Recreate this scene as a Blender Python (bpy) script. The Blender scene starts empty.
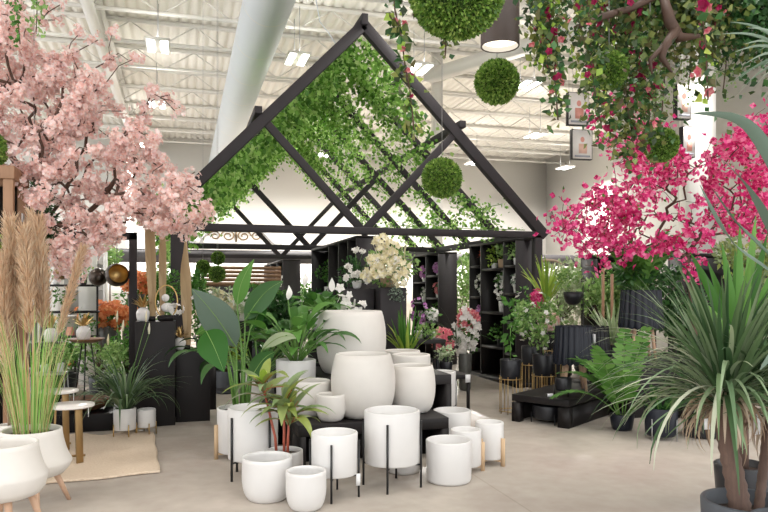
import bpy, math, random
import numpy as np
from mathutils import Vector, Matrix
random.seed(7); rng = np.random.default_rng(7)
PI = math.pi
S = bpy.context.scene
COL = S.collection
# ---------------------------------------------------------------- camera frame
F, CX, HY, CAMH = 700.0, 384.0, 288.0, 1.4
TH = math.atan(202/700.0); s_, c_ = math.sin(TH), math.cos(TH)
def at(px, z, h):            # a point at distance z along the view, given in metres in the room
    r = (px-CX)/F*z
    return Vector((z*s_+r*c_, z*c_-r*s_, h))
def hz(py, z): return CAMH+(HY-py)*z/F
def V3(px, py, z): return at(px, z, hz(py, z))

# ---------------------------------------------------------------- materials
def new_mat(name):
    m = bpy.data.materials.new(name); m.use_nodes = True
    nt = m.node_tree; b = nt.nodes['Principled BSDF']
    return m, nt, b
def plain(name, col, rough=.5, metal=0., spec=.5, noise=0., scale=20., bump=0., emit=None, estr=0.):
    m, nt, b = new_mat(name)
    b.inputs['Roughness'].default_value = rough; b.inputs['Metallic'].default_value = metal
    b.inputs['Specular IOR Level'].default_value = spec
    b.inputs['Base Color'].default_value = (*col, 1)
    if noise or bump:
        tc = nt.nodes.new('ShaderNodeTexCoord'); n = nt.nodes.new('ShaderNodeTexNoise')
        n.inputs['Scale'].default_value = scale; n.inputs['Detail'].default_value = 5
        nt.links.new(tc.outputs['Object'], n.inputs['Vector'])
        if noise:
            mx = nt.nodes.new('ShaderNodeMix'); mx.data_type = 'RGBA'
            mx.inputs[6].default_value = (*[c*(1-noise) for c in col], 1)
            mx.inputs[7].default_value = (*[min(1, c*(1+noise)) for c in col], 1)
            nt.links.new(n.outputs['Fac'], mx.inputs[0]); nt.links.new(mx.outputs[2], b.inputs['Base Color'])
        if bump:
            bp = nt.nodes.new('ShaderNodeBump'); bp.inputs['Strength'].default_value = bump
            bp.inputs['Distance'].default_value = .01
            nt.links.new(n.outputs['Fac'], bp.inputs['Height']); nt.links.new(bp.outputs[0], b.inputs['Normal'])
    if emit:
        b.inputs['Emission Color'].default_value = (*emit, 1); b.inputs['Emission Strength'].default_value = estr
    return m
def leafy(name, cols, rough=.45, trans=.25, spec=.4):
    """each leaf (mesh island) gets its own tint; a little light passes through"""
    m, nt, b = new_mat(name)
    g = nt.nodes.new('ShaderNodeNewGeometry'); r = nt.nodes.new('ShaderNodeValToRGB')
    e = r.color_ramp.elements
    e[0].color = (*cols[0], 1); e[1].color = (*cols[-1], 1)
    for i, c in enumerate(cols[1:-1]):
        x = e.new((i+1)/(len(cols)-1)); x.color = (*c, 1)
    nt.links.new(g.outputs['Random Per Island'], r.inputs[0])
    nt.links.new(r.outputs[0], b.inputs['Base Color'])
    b.inputs['Roughness'].default_value = rough; b.inputs['Specular IOR Level'].default_value = spec
    t = nt.nodes.new('ShaderNodeBsdfTranslucent'); nt.links.new(r.outputs[0], t.inputs['Color'])
    mx = nt.nodes.new('ShaderNodeMixShader'); mx.inputs[0].default_value = trans
    nt.links.new(b.outputs[0], mx.inputs[1]); nt.links.new(t.outputs[0], mx.inputs[2])
    nt.links.new(mx.outputs[0], nt.nodes['Material Output'].inputs[0])
    return m
def woody(name, c1, c2, scale=(3, 3, 30), rough=.55):
    m, nt, b = new_mat(name)
    tc = nt.nodes.new('ShaderNodeTexCoord'); mp = nt.nodes.new('ShaderNodeMapping')
    mp.inputs['Scale'].default_value = scale
    n = nt.nodes.new('ShaderNodeTexNoise'); n.inputs['Scale'].default_value = 2; n.inputs['Detail'].default_value = 6
    n.inputs['Distortion'].default_value = .6
    mx = nt.nodes.new('ShaderNodeMix'); mx.data_type = 'RGBA'
    mx.inputs[6].default_value = (*c1, 1); mx.inputs[7].default_value = (*c2, 1)
    nt.links.new(tc.outputs['Object'], mp.inputs[0]); nt.links.new(mp.outputs[0], n.inputs['Vector'])
    nt.links.new(n.outputs['Fac'], mx.inputs[0]); nt.links.new(mx.outputs[2], b.inputs['Base Color'])
    b.inputs['Roughness'].default_value = rough
    return m
M = {}
M['black'] = plain('black_paint', (.014, .0115, .0115), .5, spec=.3, noise=.15, scale=6)
M['frame'] = plain('charcoal_timber', (.034, .029, .031), .6, spec=.3, noise=.2, scale=8)
M['metal_black'] = plain('black_metal', (.012, .012, .013), .35)
M['ceramic'] = plain('white_ceramic', (.70, .685, .67), .42, noise=.03, scale=14, bump=.06)
M['ceramic_warm'] = plain('warm_white_ceramic', (.68, .645, .60), .55, noise=.05, scale=10, bump=.1)
M['ceramic_gloss'] = plain('glossy_white_ceramic', (.80, .78, .76), .25)
M['inside'] = plain('pot_inside', (.70, .62, .54), .7)
M['soil'] = plain('potting_soil', (.06, .04, .03), .95, noise=.4, scale=60, bump=.5)
M['gold'] = plain('brushed_gold', (.62, .42, .17), .35, metal=.9)
M['tablebrass'] = plain('aged_brass', (.36, .23, .10), .4, metal=.8)
M['brass_dark'] = plain('antique_bronze', (.20, .13, .06), .3, metal=.9)
M['bronze'] = plain('dark_bronze', (.07, .055, .045), .28, metal=.85)
M['palewood'] = woody('pale_wood', (.72, .52, .33), (.60, .41, .24), (8, 8, 2))
M['pinkwood'] = woody('blond_wood', (.60, .40, .28), (.50, .31, .2), (8, 8, 2))
M['brownwood'] = woody('brown_wood', (.25, .12, .06), (.16, .07, .035), (8, 8, 2))
M['rustic'] = woody('rustic_timber', (.36, .20, .11), (.22, .115, .06), (12, 12, 2))
M['greywood'] = woody('grey_brown_timber', (.30, .21, .16), (.2, .14, .1), (14, 14, 2))
M['bark'] = woody('bark', (.13, .075, .05), (.07, .04, .03), (20, 20, 5), .85)
M['palmbark'] = woody('fibrous_trunk', (.20, .125, .095), (.08, .05, .04), (30, 30, 4), .85)
M['drift'] = woody('driftwood', (.10, .05, .03), (.035, .018, .012), (4, 4, 4), .7)
M['marble'] = plain('white_marble', (.8, .76, .72), .2, noise=.06, scale=5)
M['lampmetal'] = plain('brown_brushed_metal', (.085, .062, .053), .5, metal=.2, noise=.4, scale=5)
M['blackpot'] = plain('black_glazed_pot', (.012, .012, .015), .38)
M['navypot'] = plain('blue_black_pot', (.010, .012, .020), .38, spec=.35)
M['greypot'] = plain('charcoal_grey_pot', (.075, .082, .095), .6, noise=.2, scale=15)
M['galv'] = plain('galvanised_metal', (.13, .13, .12), .5, metal=.5, noise=.3, scale=15)
M['paper'] = plain('white_paper', (.8, .8, .8), .7)
M['basket'] = woody('woven_basket', (.45, .32, .2), (.3, .2, .12), (30, 30, 60))
M['wallwhite'] = plain('white_wall_paint', (.76, .74, .70), .8, noise=.02, scale=.5)
M['wallgrey'] = plain('grey_wall_paint', (.52, .51, .48), .8)
M['ceilpaint'] = plain('painted_steel_deck', (.86, .835, .77), .7)
M['joist'] = plain('painted_joist', (.76, .74, .69), .6)
M['ductpaint'] = plain('white_duct', (.66, .70, .73), .5, noise=.03, scale=2)
M['fascia'] = plain('grey_fascia', (.085, .08, .085), .6)
M['screen'] = plain('pale_poster', (.88, .82, .79), .5)
M['pinkink'] = plain('pink_ink', (.75, .33, .27), .5)
M['orangeink'] = plain('peach_ink', (.8, .5, .4), .5)
M['greyink'] = plain('grey_ink', (.35, .36, .4), .5)
M['led'] = plain('led_panel', (.9, .9, .9), .5, emit=(1, .98, .94), estr=7)
M['bulb'] = plain('warm_diffuser', (.9, .88, .8), .5, emit=(1, .9, .74), estr=1.3)
M['wire'] = plain('grey_wire', (.4, .4, .4), .4, metal=.5)
M['glass'] = plain('clear_glass', (.9, .95, .93), .05)
M['glass'].node_tree.nodes['Principled BSDF'].inputs['Transmission Weight'].default_value = .9
# leaves and petals
M['garland_leaf'] = leafy('garland_leaf', [(.03, .05, .02), (.06, .10, .025), (.12, .17, .04), (.24, .27, .07), (.09, .06, .035)], .45, .25)
M['ivy'] = leafy('ivy_leaf', [(.05, .15, .02), (.15, .34, .05), (.32, .56, .12), (.55, .74, .28)], trans=.5)
M['box'] = leafy('boxwood_leaf', [(.04, .10, .015), (.11, .23, .03), (.21, .35, .06), (.38, .50, .12)], trans=.25)
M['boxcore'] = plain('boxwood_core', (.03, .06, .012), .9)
M['dark_leaf'] = leafy('dark_green_leaf', [(.016, .058, .016), (.035, .11, .026), (.07, .18, .045)], .4, .2, .4)
M['mid_leaf'] = leafy('mid_green_leaf', [(.04, .13, .02), (.09, .24, .04), (.17, .35, .08)], .45, .3, .3)
M['light_leaf'] = leafy('light_green_leaf', [(.12, .25, .06), (.25, .42, .12), (.42, .56, .22)], .45, .3)
M['lime_leaf'] = leafy('lime_green_leaf', [(.18, .32, .04), (.34, .50, .07), (.5, .58, .12)], .45, .3)
M['var_leaf'] = leafy('variegated_leaf', [(.30, .42, .20), (.5, .6, .36), (.75, .78, .6)], .45, .25)
M['silver_leaf'] = leafy('silver_green_leaf', [(.12, .18, .12), (.2, .27, .2), (.3, .38, .29)], .5, .15)
M['paradise_leaf'] = leafy('paradise_leaf', [(.02, .09, .012), (.03, .12, .018), (.04, .14, .02)], .5, .2, .25)
M['grey_leaf'] = leafy('waxy_grey_leaf', [(.10, .15, .11), (.13, .18, .14)], .45, .12, .35)
M['palm_leaf'] = leafy('palm_leaf', [(.03, .075, .028), (.075, .14, .055), (.13, .20, .09), (.24, .31, .18)], .45, .25, .35)
M['palm_pale'] = leafy('pale_palm_leaf', [(.13, .22, .11), (.22, .31, .17), (.36, .43, .27), (.52, .54, .42)], .45, .2)
M['dead_leaf'] = leafy('dry_leaf', [(.30, .20, .13), (.45, .34, .24), (.58, .48, .37)], .7, .15)
M['olive_leaf'] = leafy('olive_leaf', [(.16, .22, .05), (.34, .40, .10), (.26, .34, .17), (.18, .27, .10)], .35, .2)
M['red_leaf'] = leafy('red_midrib_leaf', [(.35, .05, .03), (.5, .12, .06)], .4, .2)
M['grass'] = leafy('ornamental_grass_blade', [(.12, .32, .05), (.25, .48, .10), (.42, .58, .2), (.6, .5, .25), (.55, .32, .15)], .5, .25)
M['plume'] = leafy('pampas_plume', [(.78, .55, .36), (.88, .68, .48), (.94, .80, .62)], .8, .5)
M['pink'] = leafy('pale_pink_petal', [(.88, .57, .52), (.93, .67, .61), (.95, .77, .72), (.96, .86, .82), (.94, .72, .73)], .6, .45, .2)
M['pinkheart'] = leafy('blossom_heart', [(.8, .45, .25), (.85, .5, .4)], .6, .2)
M['magenta'] = leafy('magenta_petal', [(.50, .012, .12), (.68, .03, .2), (.82, .10, .31), (.92, .35, .52)], .55, .4, .2)
M['wine'] = leafy('wine_red_petal', [(.16, .008, .035), (.27, .01, .06), (.45, .03, .11)], .55, .25, .2)
M['rosepink'] = leafy('rose_petal', [(.62, .07, .14), (.75, .2, .25), (.82, .42, .38)], .55, .3, .2)
M['white_petal'] = leafy('white_petal', [(.82, .8, .74), (.88, .86, .82), (.92, .88, .85)], .5, .25, .3)
M['cream_petal'] = leafy('cream_petal', [(.78, .7, .42), (.85, .78, .55), (.9, .85, .7)], .5, .25, .3)
M['purple'] = leafy('purple_petal', [(.32, .06, .28), (.45, .16, .42), (.62, .38, .6)], .5, .25, .3)
M['orange'] = leafy('orange_petal', [(.6, .14, .05), (.75, .24, .08), (.85, .42, .18)], .5, .25, .3)
M['sheath'] = leafy('dried_sheath', [(.50, .36, .2), (.42, .29, .15), (.58, .43, .26)], .6, .1)
M['stem'] = plain('green_stem', (.12, .25, .05), .5)
M['redstem'] = plain('red_stem', (.42, .10, .06), .5)

def floor_mat():
    m, nt, b = new_mat('polished_concrete')
    tc = nt.nodes.new('ShaderNodeTexCoord')
    n1 = nt.nodes.new('ShaderNodeTexNoise'); n1.inputs['Scale'].default_value = .9; n1.inputs['Detail'].default_value = 8; n1.inputs['Distortion'].default_value = 1.2
    n2 = nt.nodes.new('ShaderNodeTexNoise'); n2.inputs['Scale'].default_value = 9; n2.inputs['Detail'].default_value = 6
    for n in (n1, n2): nt.links.new(tc.outputs['Object'], n.inputs['Vector'])
    r = nt.nodes.new('ShaderNodeValToRGB'); e = r.color_ramp.elements
    e[0].position = .32; e[0].color = (.34, .29, .25, 1); e[1].position = .68; e[1].color = (.46, .40, .345, 1)
    x = e.new(.5); x.color = (.395, .35, .30, 1)
    a = nt.nodes.new('ShaderNodeMath'); a.operation = 'MULTIPLY_ADD'; a.inputs[1].default_value = .3; 
    nt.links.new(n2.outputs['Fac'], a.inputs[0])
    m1 = nt.nodes.new('ShaderNodeMath'); m1.operation = 'MULTIPLY'; m1.inputs[1].default_value = .7
    nt.links.new(n1.outputs['Fac'], m1.inputs[0]); nt.links.new(m1.outputs[0], a.inputs[2])
    nt.links.new(a.outputs[0], r.inputs[0])
    br = nt.nodes.new('ShaderNodeTexBrick'); br.offset = 0
    br.inputs['Scale'].default_value = 1; br.inputs['Brick Width'].default_value = 3.6; br.inputs['Row Height'].default_value = 3.6
    br.inputs['Mortar Size'].default_value = .006; br.inputs['Mortar Smooth'].default_value = 0
    br.inputs['Color1'].default_value = br.inputs['Color2'].default_value = (1, 1, 1, 1); br.inputs['Mortar'].default_value = (.86, .85, .84, 1)
    mpf = nt.nodes.new('ShaderNodeMapping'); mpf.inputs['Location'].default_value = (1.5, .9, 0); nt.links.new(tc.outputs['Object'], mpf.inputs[0]); nt.links.new(mpf.outputs[0], br.inputs['Vector'])
    mu = nt.nodes.new('ShaderNodeMix'); mu.data_type = 'RGBA'; mu.blend_type = 'MULTIPLY'; mu.inputs[0].default_value = 1
    nt.links.new(r.outputs[0], mu.inputs[6]); nt.links.new(br.outputs['Color'], mu.inputs[7])
    nt.links.new(mu.outputs[2], b.inputs['Base Color'])
    rr = nt.nodes.new('ShaderNodeMapRange'); rr.inputs[3].default_value = .14; rr.inputs[4].default_value = .32
    nt.links.new(n1.outputs['Fac'], rr.inputs[0]); nt.links.new(rr.outputs[0], b.inputs['Roughness'])
    return m
M['floor'] = floor_mat()
def rug_mat():
    m, nt, b = new_mat('jute_weave')
    tc = nt.nodes.new('ShaderNodeTexCoord'); w = nt.nodes.new('ShaderNodeTexWave'); w.bands_direction = 'Y'
    w.inputs['Scale'].default_value = 16; w.inputs['Distortion'].default_value = 2.5; w.inputs['Detail'].default_value = 3; w.inputs['Detail Scale'].default_value = 4
    n = nt.nodes.new('ShaderNodeTexNoise'); n.inputs['Scale'].default_value = 60
    nt.links.new(tc.outputs['Object'], w.inputs['Vector']); nt.links.new(tc.outputs['Object'], n.inputs['Vector'])
    mx = nt.nodes.new('ShaderNodeMix'); mx.data_type = 'RGBA'
    mx.inputs[6].default_value = (.55, .41, .29, 1); mx.inputs[7].default_value = (.80, .67, .53, 1)
    ad = nt.nodes.new('ShaderNodeMath'); ad.operation = 'ADD'
    h = nt.nodes.new('ShaderNodeMath'); h.operation = 'MULTIPLY'; h.inputs[1].default_value = .45
    nt.links.new(w.outputs['Fac'], h.inputs[0]); nt.links.new(h.outputs[0], ad.inputs[0])
    h2 = nt.nodes.new('ShaderNodeMath'); h2.operation = 'MULTIPLY'; h2.inputs[1].default_value = .7
    nt.links.new(n.outputs['Fac'], h2.inputs[0]); nt.links.new(h2.outputs[0], ad.inputs[1])
    nt.links.new(ad.outputs[0], mx.inputs[0]); nt.links.new(mx.outputs[2], b.inputs['Base Color'])
    bp = nt.nodes.new('ShaderNodeBump'); bp.inputs['Strength'].default_value = .5; bp.inputs['Distance'].default_value = .01
    nt.links.new(ad.outputs[0], bp.inputs['Height']); nt.links.new(bp.outputs[0], b.inputs['Normal'])
    b.inputs['Roughness'].default_value = .9
    return m
M['rug'] = rug_mat()

# ---------------------------------------------------------------- mesh builder
class MB:
    def __init__(s): s.v = []; s.q = []; s.t = []; s.n = 0
    def add(s, v, q=None, t=None):
        v = np.asarray(v, dtype=np.float64).reshape(-1, 3)
        if q is not None and len(q): s.q.append(np.asarray(q, dtype=np.int64).reshape(-1, 4)+s.n)
        if t is not None and len(t): s.t.append(np.asarray(t, dtype=np.int64).reshape(-1, 3)+s.n)
        s.v.append(v); s.n += len(v); return s
    def box(s, x0, x1, y0, y1, z0, z1):
        v = [(x, y, z) for x in (x0, x1) for y in (y0, y1) for z in (z0, z1)]
        return s.add(v, [(0, 1, 3, 2), (4, 6, 7, 5), (0, 4, 5, 1), (2, 3, 7, 6), (0, 2, 6, 4), (1, 5, 7, 3)])
    def beam(s, p0, p1, w, h, up=(0, 0, 1)):
        p0, p1 = Vector(p0), Vector(p1); d = (p1-p0).normalized(); u = Vector(up)
        if abs(d.dot(u)) > .99: u = Vector((1, 0, 0))
        sd = d.cross(u).normalized(); uu = sd.cross(d).normalized(); v = []
        for p in (p0, p1):
            for a in (-1, 1):
                for b in (-1, 1): v.append(p+sd*a*w/2+uu*b*h/2)
        return s.add([tuple(x) for x in v], [(0, 1, 3, 2), (4, 6, 7, 5), (0, 4, 5, 1), (2, 3, 7, 6), (0, 2, 6, 4), (1, 5, 7, 3)])
    def tube(s, pts, rad, n=8, cap=True):
        P = [Vector(p) for p in pts]; k = len(P)
        if not hasattr(rad, '__len__'): rad = [rad]*k
        a = np.arange(n)*2*PI/n; out = []; prev = None
        for i in range(k):
            d = (P[min(i+1, k-1)]-P[max(i-1, 0)])
            d = d.normalized() if d.length > 1e-9 else Vector((0, 0, 1))
            if prev is None:
                prev = d.orthogonal().normalized()
            u = (prev-d*prev.dot(d)); u = u.normalized() if u.length > 1e-6 else d.orthogonal().normalized()
            prev = u; w = d.cross(u)
            out.append(np.array(P[i])+rad[i]*(np.outer(np.cos(a), u)+np.outer(np.sin(a), w)))
        v = np.concatenate(out); q = []
        for i in range(k-1):
            for j in range(n): q.append((i*n+j, i*n+(j+1) % n, (i+1)*n+(j+1) % n, (i+1)*n+j))
        t = []
        if cap:
            v = np.vstack([v, np.array(P[0]), np.array(P[-1])]); c0, c1 = k*n, k*n+1
            for j in range(n): t.append((c0, (j+1) % n, j)); t.append((c1, (k-1)*n+j, (k-1)*n+(j+1) % n))
        return s.add(v, q, t)
    def lathe(s, prof, n=40, c=(0, 0, 0), rib=0, ribn=0):
        a = np.arange(n)*2*PI/n; k = len(prof); v = []
        for i, (r, z) in enumerate(prof):
            rr = r*(1+rib*np.cos(a*ribn)) if rib else np.full(n, r)
            v.append(np.stack([c[0]+rr*np.cos(a), c[1]+rr*np.sin(a), np.full(n, c[2]+z)], 1))
        v = np.concatenate(v); q = []
        for i in range(k-1):
            for j in range(n): q.append((i*n+j, i*n+(j+1) % n, (i+1)*n+(j+1) % n, (i+1)*n+j))
        return s.add(v, q)
    def sphere(s, c, r, n=16, m=10, sc=(1, 1, 1)):
        pr = [(max(1e-4, r*math.sin(PI*i/m)), -r*math.cos(PI*i/m)) for i in range(m+1)]
        b = MB().lathe(pr, n); v = b.v[0]*np.array(sc)+np.array(c); return s.add(v, b.q[0])
    def strip(s, pts, widths, side, fold=.25):
        """leaf blade: centre line pts, half-width profile, side vector, V fold"""
        P = np.array([tuple(p) for p in pts]); k = len(P)
        T = np.gradient(P, axis=0); T /= np.linalg.norm(T, axis=1)[:, None]+1e-9
        sd = np.array(tuple(side)); sd = sd-T*(T@sd)[:, None]; sd /= np.linalg.norm(sd, axis=1)[:, None]+1e-9
        nn = np.cross(T, sd); w = np.array(widths)[:, None]
        L = P-sd*w+nn*w*fold; R = P+sd*w+nn*w*fold
        v = np.stack([L, P, R], 1).reshape(-1, 3); q = []
        for i in range(k-1):
            a = i*3; q += [(a, a+1, a+4, a+3), (a+1, a+2, a+5, a+4)]
        return s.add(v, q)
    def cards(s, P, size, D=None, aspect=.6, fold=.25, bend=.0):
        """many little folded leaves at points P pointing along D"""
        P = np.asarray(P, float).reshape(-1, 3); n = len(P)
        if n == 0: return s
        if D is None: D = rng.normal(size=(n, 3))
        D = D+0.0; D /= np.linalg.norm(D, axis=1)[:, None]+1e-9
        R = rng.normal(size=(n, 3)); R -= D*(R*D).sum(1)[:, None]; R /= np.linalg.norm(R, axis=1)[:, None]+1e-9
        N = np.cross(D, R); L = (np.asarray(size)*np.ones(n))[:, None]
        A = P; B = P+D*L*.45-R*L*aspect/2+N*L*fold*.4; C = P+D*L-N*L*bend; E = P+D*L*.45+R*L*aspect/2+N*L*fold*.4
        v = np.stack([A, B, C, E], 1).reshape(-1, 3); i = np.arange(n)[:, None]*4
        t = np.concatenate([i+np.array([[0, 2, 1]]), i+np.array([[0, 3, 2]])])
        return s.add(v, None, t)
    def flowers(s, P, size, N=None, petals=5, cup=.35, aspect=.75):
        P = np.asarray(P, float).reshape(-1, 3); n = len(P)
        if n == 0: return s
        if N is None: N = rng.normal(size=(n, 3))
        N = N/(np.linalg.norm(N, axis=1)[:, None]+1e-9)
        U = rng.normal(size=(n, 3)); U -= N*(U*N).sum(1)[:, None]; U /= np.linalg.norm(U, axis=1)[:, None]+1e-9
        W = np.cross(N, U); L = (np.asarray(size)*np.ones(n))[:, None]
        for k in range(petals):
            a = 2*PI*k/petals; D = U*math.cos(a)+W*math.sin(a); T = -U*math.sin(a)+W*math.cos(a)
            h = L*aspect/2
            A = P+0*D; B = P+D*L*.55-T*h+N*L*cup*.6; C = P+D*L+N*L*cup*.8; E = P+D*L*.55+T*h+N*L*cup*.6
            v = np.stack([A, B, C, E], 1).reshape(-1, 3); i = np.arange(n)[:, None]*4
            s.add(v, i+np.array([[0, 3, 2, 1]]))
        return s
    def mesh(s, name):
        me = bpy.data.meshes.new(name)
        v = np.concatenate(s.v) if s.v else np.zeros((0, 3))
        q = np.concatenate(s.q) if s.q else np.zeros((0, 4), int); t = np.concatenate(s.t) if s.t else np.zeros((0, 3), int)
        me.vertices.add(len(v)); me.vertices.foreach_set('co', v.astype(np.float32).ravel())
        me.loops.add(q.size+t.size); me.polygons.add(len(q)+len(t))
        me.loops.foreach_set('vertex_index', np.concatenate([q.ravel(), t.ravel()]).astype(np.int32))
        ls = np.concatenate([np.arange(len(q))*4, q.size+np.arange(len(t))*3]).astype(np.int32)
        me.polygons.foreach_set('loop_start', ls)
        me.update(calc_edges=True); me.validate(); return me
    def build(s, name, mat, parent=None, smooth=False, bevel=0, loc=None, solid=0):
        me = s.mesh(name); me.materials.append(M[mat] if isinstance(mat, str) else mat)
        o = bpy.data.objects.new(name, me); COL.objects.link(o)
        if parent is not None: o.parent = parent
        if loc is not None: o.location = loc
        if smooth:
            me.polygons.foreach_set('use_smooth', np.ones(len(me.polygons), bool))
        if solid:
            sm = o.modifiers.new('solid', 'SOLIDIFY'); sm.thickness = solid; sm.offset = 0
        if bevel:
            m = o.modifiers.new('bevel', 'BEVEL'); m.width = bevel; m.segments = 2; m.limit_method = 'ANGLE'
        return o
def tag(o, label=None, cat=None, group=None, kind=None):
    if label: o['label'] = label
    if cat: o['category'] = cat
    if group: o['group'] = group
    if kind: o['kind'] = kind
    return o
def thing(name, loc, label, cat, group=None, rot=0):
    o = bpy.data.objects.new(name, None); COL.objects.link(o); o.location = loc; o.rotation_euler = (0, 0, rot)
    o.empty_display_size = .1
    return tag(o, label, cat, group)
def struct(name, mb, mat, **k): return tag(mb.build(name, mat, **k), kind='structure')

# ---------------------------------------------------------------- setting
YB_ = 26.2
struct('floor', MB().box(-9, 15, -3, YB_, -.1, 0), 'floor')
YB, CEIL = 26.0, 6.75
struct('wall_back', MB().box(-14, 16, YB, YB+.2, 0, CEIL+.3), 'wallwhite')
struct('wall_right', MB().box(14.5, 14.7, 5, YB, 0, CEIL+.3), 'wallwhite')
struct('wall_right_return', MB().box(10.6, 10.8, 4, 15.6, 0, CEIL), 'wallgrey')
def deck():
    b = MB(); per = .20; n = int(28/per); pr = []
    for i in range(n):
        x = -13+i*per; pr += [(x, 0), (x+.11, 0), (x+.13, .035), (x+.18, .035)]
    pr.append((-13+n*per, 0)); pr = np.array(pr); k = len(pr)
    v = np.concatenate([np.stack([pr[:, 0], np.full(k, y), CEIL+pr[:, 1]], 1) for y in (-2., YB+.1)])
    b.add(v, [(i, i+1, k+i+1, k+i) for i in range(k-1)])
    return b
struct('ceiling', deck(), 'ceilpaint')
def joist(y):
    b = MB(); x0, x1 = -14, 14.5; zt, zb = CEIL-.03, CEIL-.46
    b.box(x0, x1, y-.05, y+.05, zt-.05, zt+.02); b.box(x0, x1, y-.04, y+.04, zb-.025, zb+.025)
    st = .62; n = int((x1-x0)/st)
    for i in range(n):
        xa = x0+i*st; a, c = (zt-.03, zb) if i % 2 else (zb, zt-.03)
        b.beam((xa, y, a), (xa+st, y, c), .022, .022)
    return b
jb = joist(0)
j0 = tag(jb.build('ceiling_joist', 'joist', loc=(0, 0, 0)), kind='structure')
ys = [5.0+1.62*i for i in range(13)]
j0.location.y = ys[0]
for y in ys[1:]:
    j = j0.copy(); COL.objects.link(j); j.location.y = y
g0 = struct('ceiling_girder', MB().box(-1.62, -1.42, 3, YB, CEIL-.62, CEIL-.56).box(-1.54, -1.50, 3, YB, CEIL-.56, CEIL-.1).box(-1.62, -1.42, 3, YB, CEIL-.1, CEIL-.04), 'joist')
struct('column_left', MB().box(-1.62, -1.42, 22.4, 22.6, 0, CEIL-.6), 'joist')
struct('column_right', MB().box(8.33, 8.75, 9.9, 10.3, 0, CEIL), 'wallwhite')
p = at(437, 15.8, 0); struct('column_middle', MB().box(p.x-.1, p.x+.1, p.y-.1, p.y+.1, 0, CEIL), 'joist')
# long fascia and low partition at the back of the shop floor
struct('trim_fascia', MB().box(-13, 13.5, 20.0, 20.3, 2.1, 2.46), 'fascia')
struct('wall_partition', MB().box(-13, 13.5, 21.4, 21.5, 0, 2.4), 'wallwhite')
# ducts
d = MB(); pts = [(1.22, y, 5.62) for y in (3, 8, 13, 18, YB-.02)]
d.tube(pts, .36, 32)
duct = d.build('air_duct', 'ductpaint', smooth=True)
tag(duct, 'long white round air duct running under the corrugated ceiling', 'duct')
for y in np.arange(4.2, YB-1, 1.55):
    sm = MB()
    a = np.arange(32)*2*PI/32
    for (dy, dy2) in ((-.012, .012),):
        v = np.concatenate([np.stack([1.22+.366*np.cos(a), np.full(32, y+q), 5.62+.366*np.sin(a)], 1) for q in (dy, dy2)])
        sm.add(v, [(j, (j+1) % 32, 32+(j+1) % 32, 32+j) for j in range(32)])
    sm.build('seam', 'joist', duct)
a, b_ = V3(428, 74, 15.4), V3(610, 2, 12.2); a.z = b_.z = 6.05
sq = MB().beam(a, b_, .26, .24).build('square_duct', 'joist')
tag(sq, 'grey white square duct crossing diagonally below the ceiling joists', 'duct')
cd = tag(MB().tube([at(207, 9.5, 5.9), at(213, 9.5, 5.3), at(216, 9.3, 5.0), at(221, 9.0, 4.84)], .008, 6).build('hanging_wire', 'wire'), 'thin pale wire hanging down to the peak of the charcoal gable', 'wire')
cd.data.transform(Matrix.Identity(4))
# fix the wire: from ceiling to the apex
cd.data = MB().tube([V3(316, 0, 9.3), V3(320, 22, 9.3), V3(328, 32, 9.1), V3(341, 52, 9.0)], .007, 6).mesh('hanging_wire'); cd.data.materials.append(M['ductpaint'])
# ceiling lights
fx = [(158, 47), (297, 60), (157, 105), (419, 70), (527, 86), (535, 136)]
spots = []; FH = 5.5
for px, py in fx:
    z = (FH-CAMH)*F/(HY-py); q = at(px, z, FH); spots.append((q.x, q.y))
extra = [(-1.2, 21.3), (4.2, 21.3), (9.2, 21.3), (12.6, 21.3), (-3.5, 3.5), (2.6, 3.5), (7.5, 4), (-3.5, 8.5), (3.2, 8.2), (8, 9), (-4, -1.5), (2, -1.5), (7, -1.5), (-3.5, 14), (-6, 19)]  # last two are added out of view to brighten the left background
lab = 'white twin panel light hanging under the corrugated ceiling'
proto = None
LP = 34; UP = 8
for i, (x, y) in enumerate(spots+extra):
    if proto is None:
        L = thing('ceiling_light', (x, y, FH), lab, 'ceiling light', 'twin panel lights under the ceiling')
        kids = [MB().box(-.20, .20, -.34, .34, .015, .05).build('housing', 'ceilpaint', L),
                MB().box(-.17, -.06, -.31, .31, .0, .014).build('light_panel', 'led', L),
                MB().box(.06, .17, -.31, .31, .0, .014).build('light_panel', 'led', L),
                MB().tube([(0, -.3, .07), (0, -.3, .85)], .006, 5).build('suspension_cable', 'wire', L),
                MB().tube([(0, .3, .07), (0, .3, .85)], .006, 5).build('suspension_cable', 'wire', L)]
        proto = L
    else:
        L = proto.copy(); COL.objects.link(L); L.location = (x, y, FH)
        for k in kids:
            c = k.copy(); COL.objects.link(c); c.parent = L
    for dx in (-.115, .115):
        ld = bpy.data.lights.new('panel_lamp', 'AREA'); ld.shape = 'RECTANGLE'; ld.size = .11; ld.size_y = .62; ld.spread = 2.3
        ld.energy = LP/2*(19 if y > 20 else 1.7 if x > 6 else 1); ld.color = (1, .97, .93)
        lo = bpy.data.objects.new('panel_lamp', ld); COL.objects.link(lo); lo.location = (x+dx, y, FH-.005)
        ld.spread = 2.9 if y > 20 else 2.3
    up = bpy.data.lights.new('added_ceiling_fill', 'AREA'); up.shape = 'RECTANGLE'; up.size = .4; up.size_y = .66; up.energy = UP; up.color = (1, .975, .94)  # added upward fill above each fixture, only to brighten the deck
    uo = bpy.data.objects.new('added_ceiling_fill', up); COL.objects.link(uo); uo.location = (x, y, FH+.056); uo.rotation_euler = (PI, 0, 0)

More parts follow.
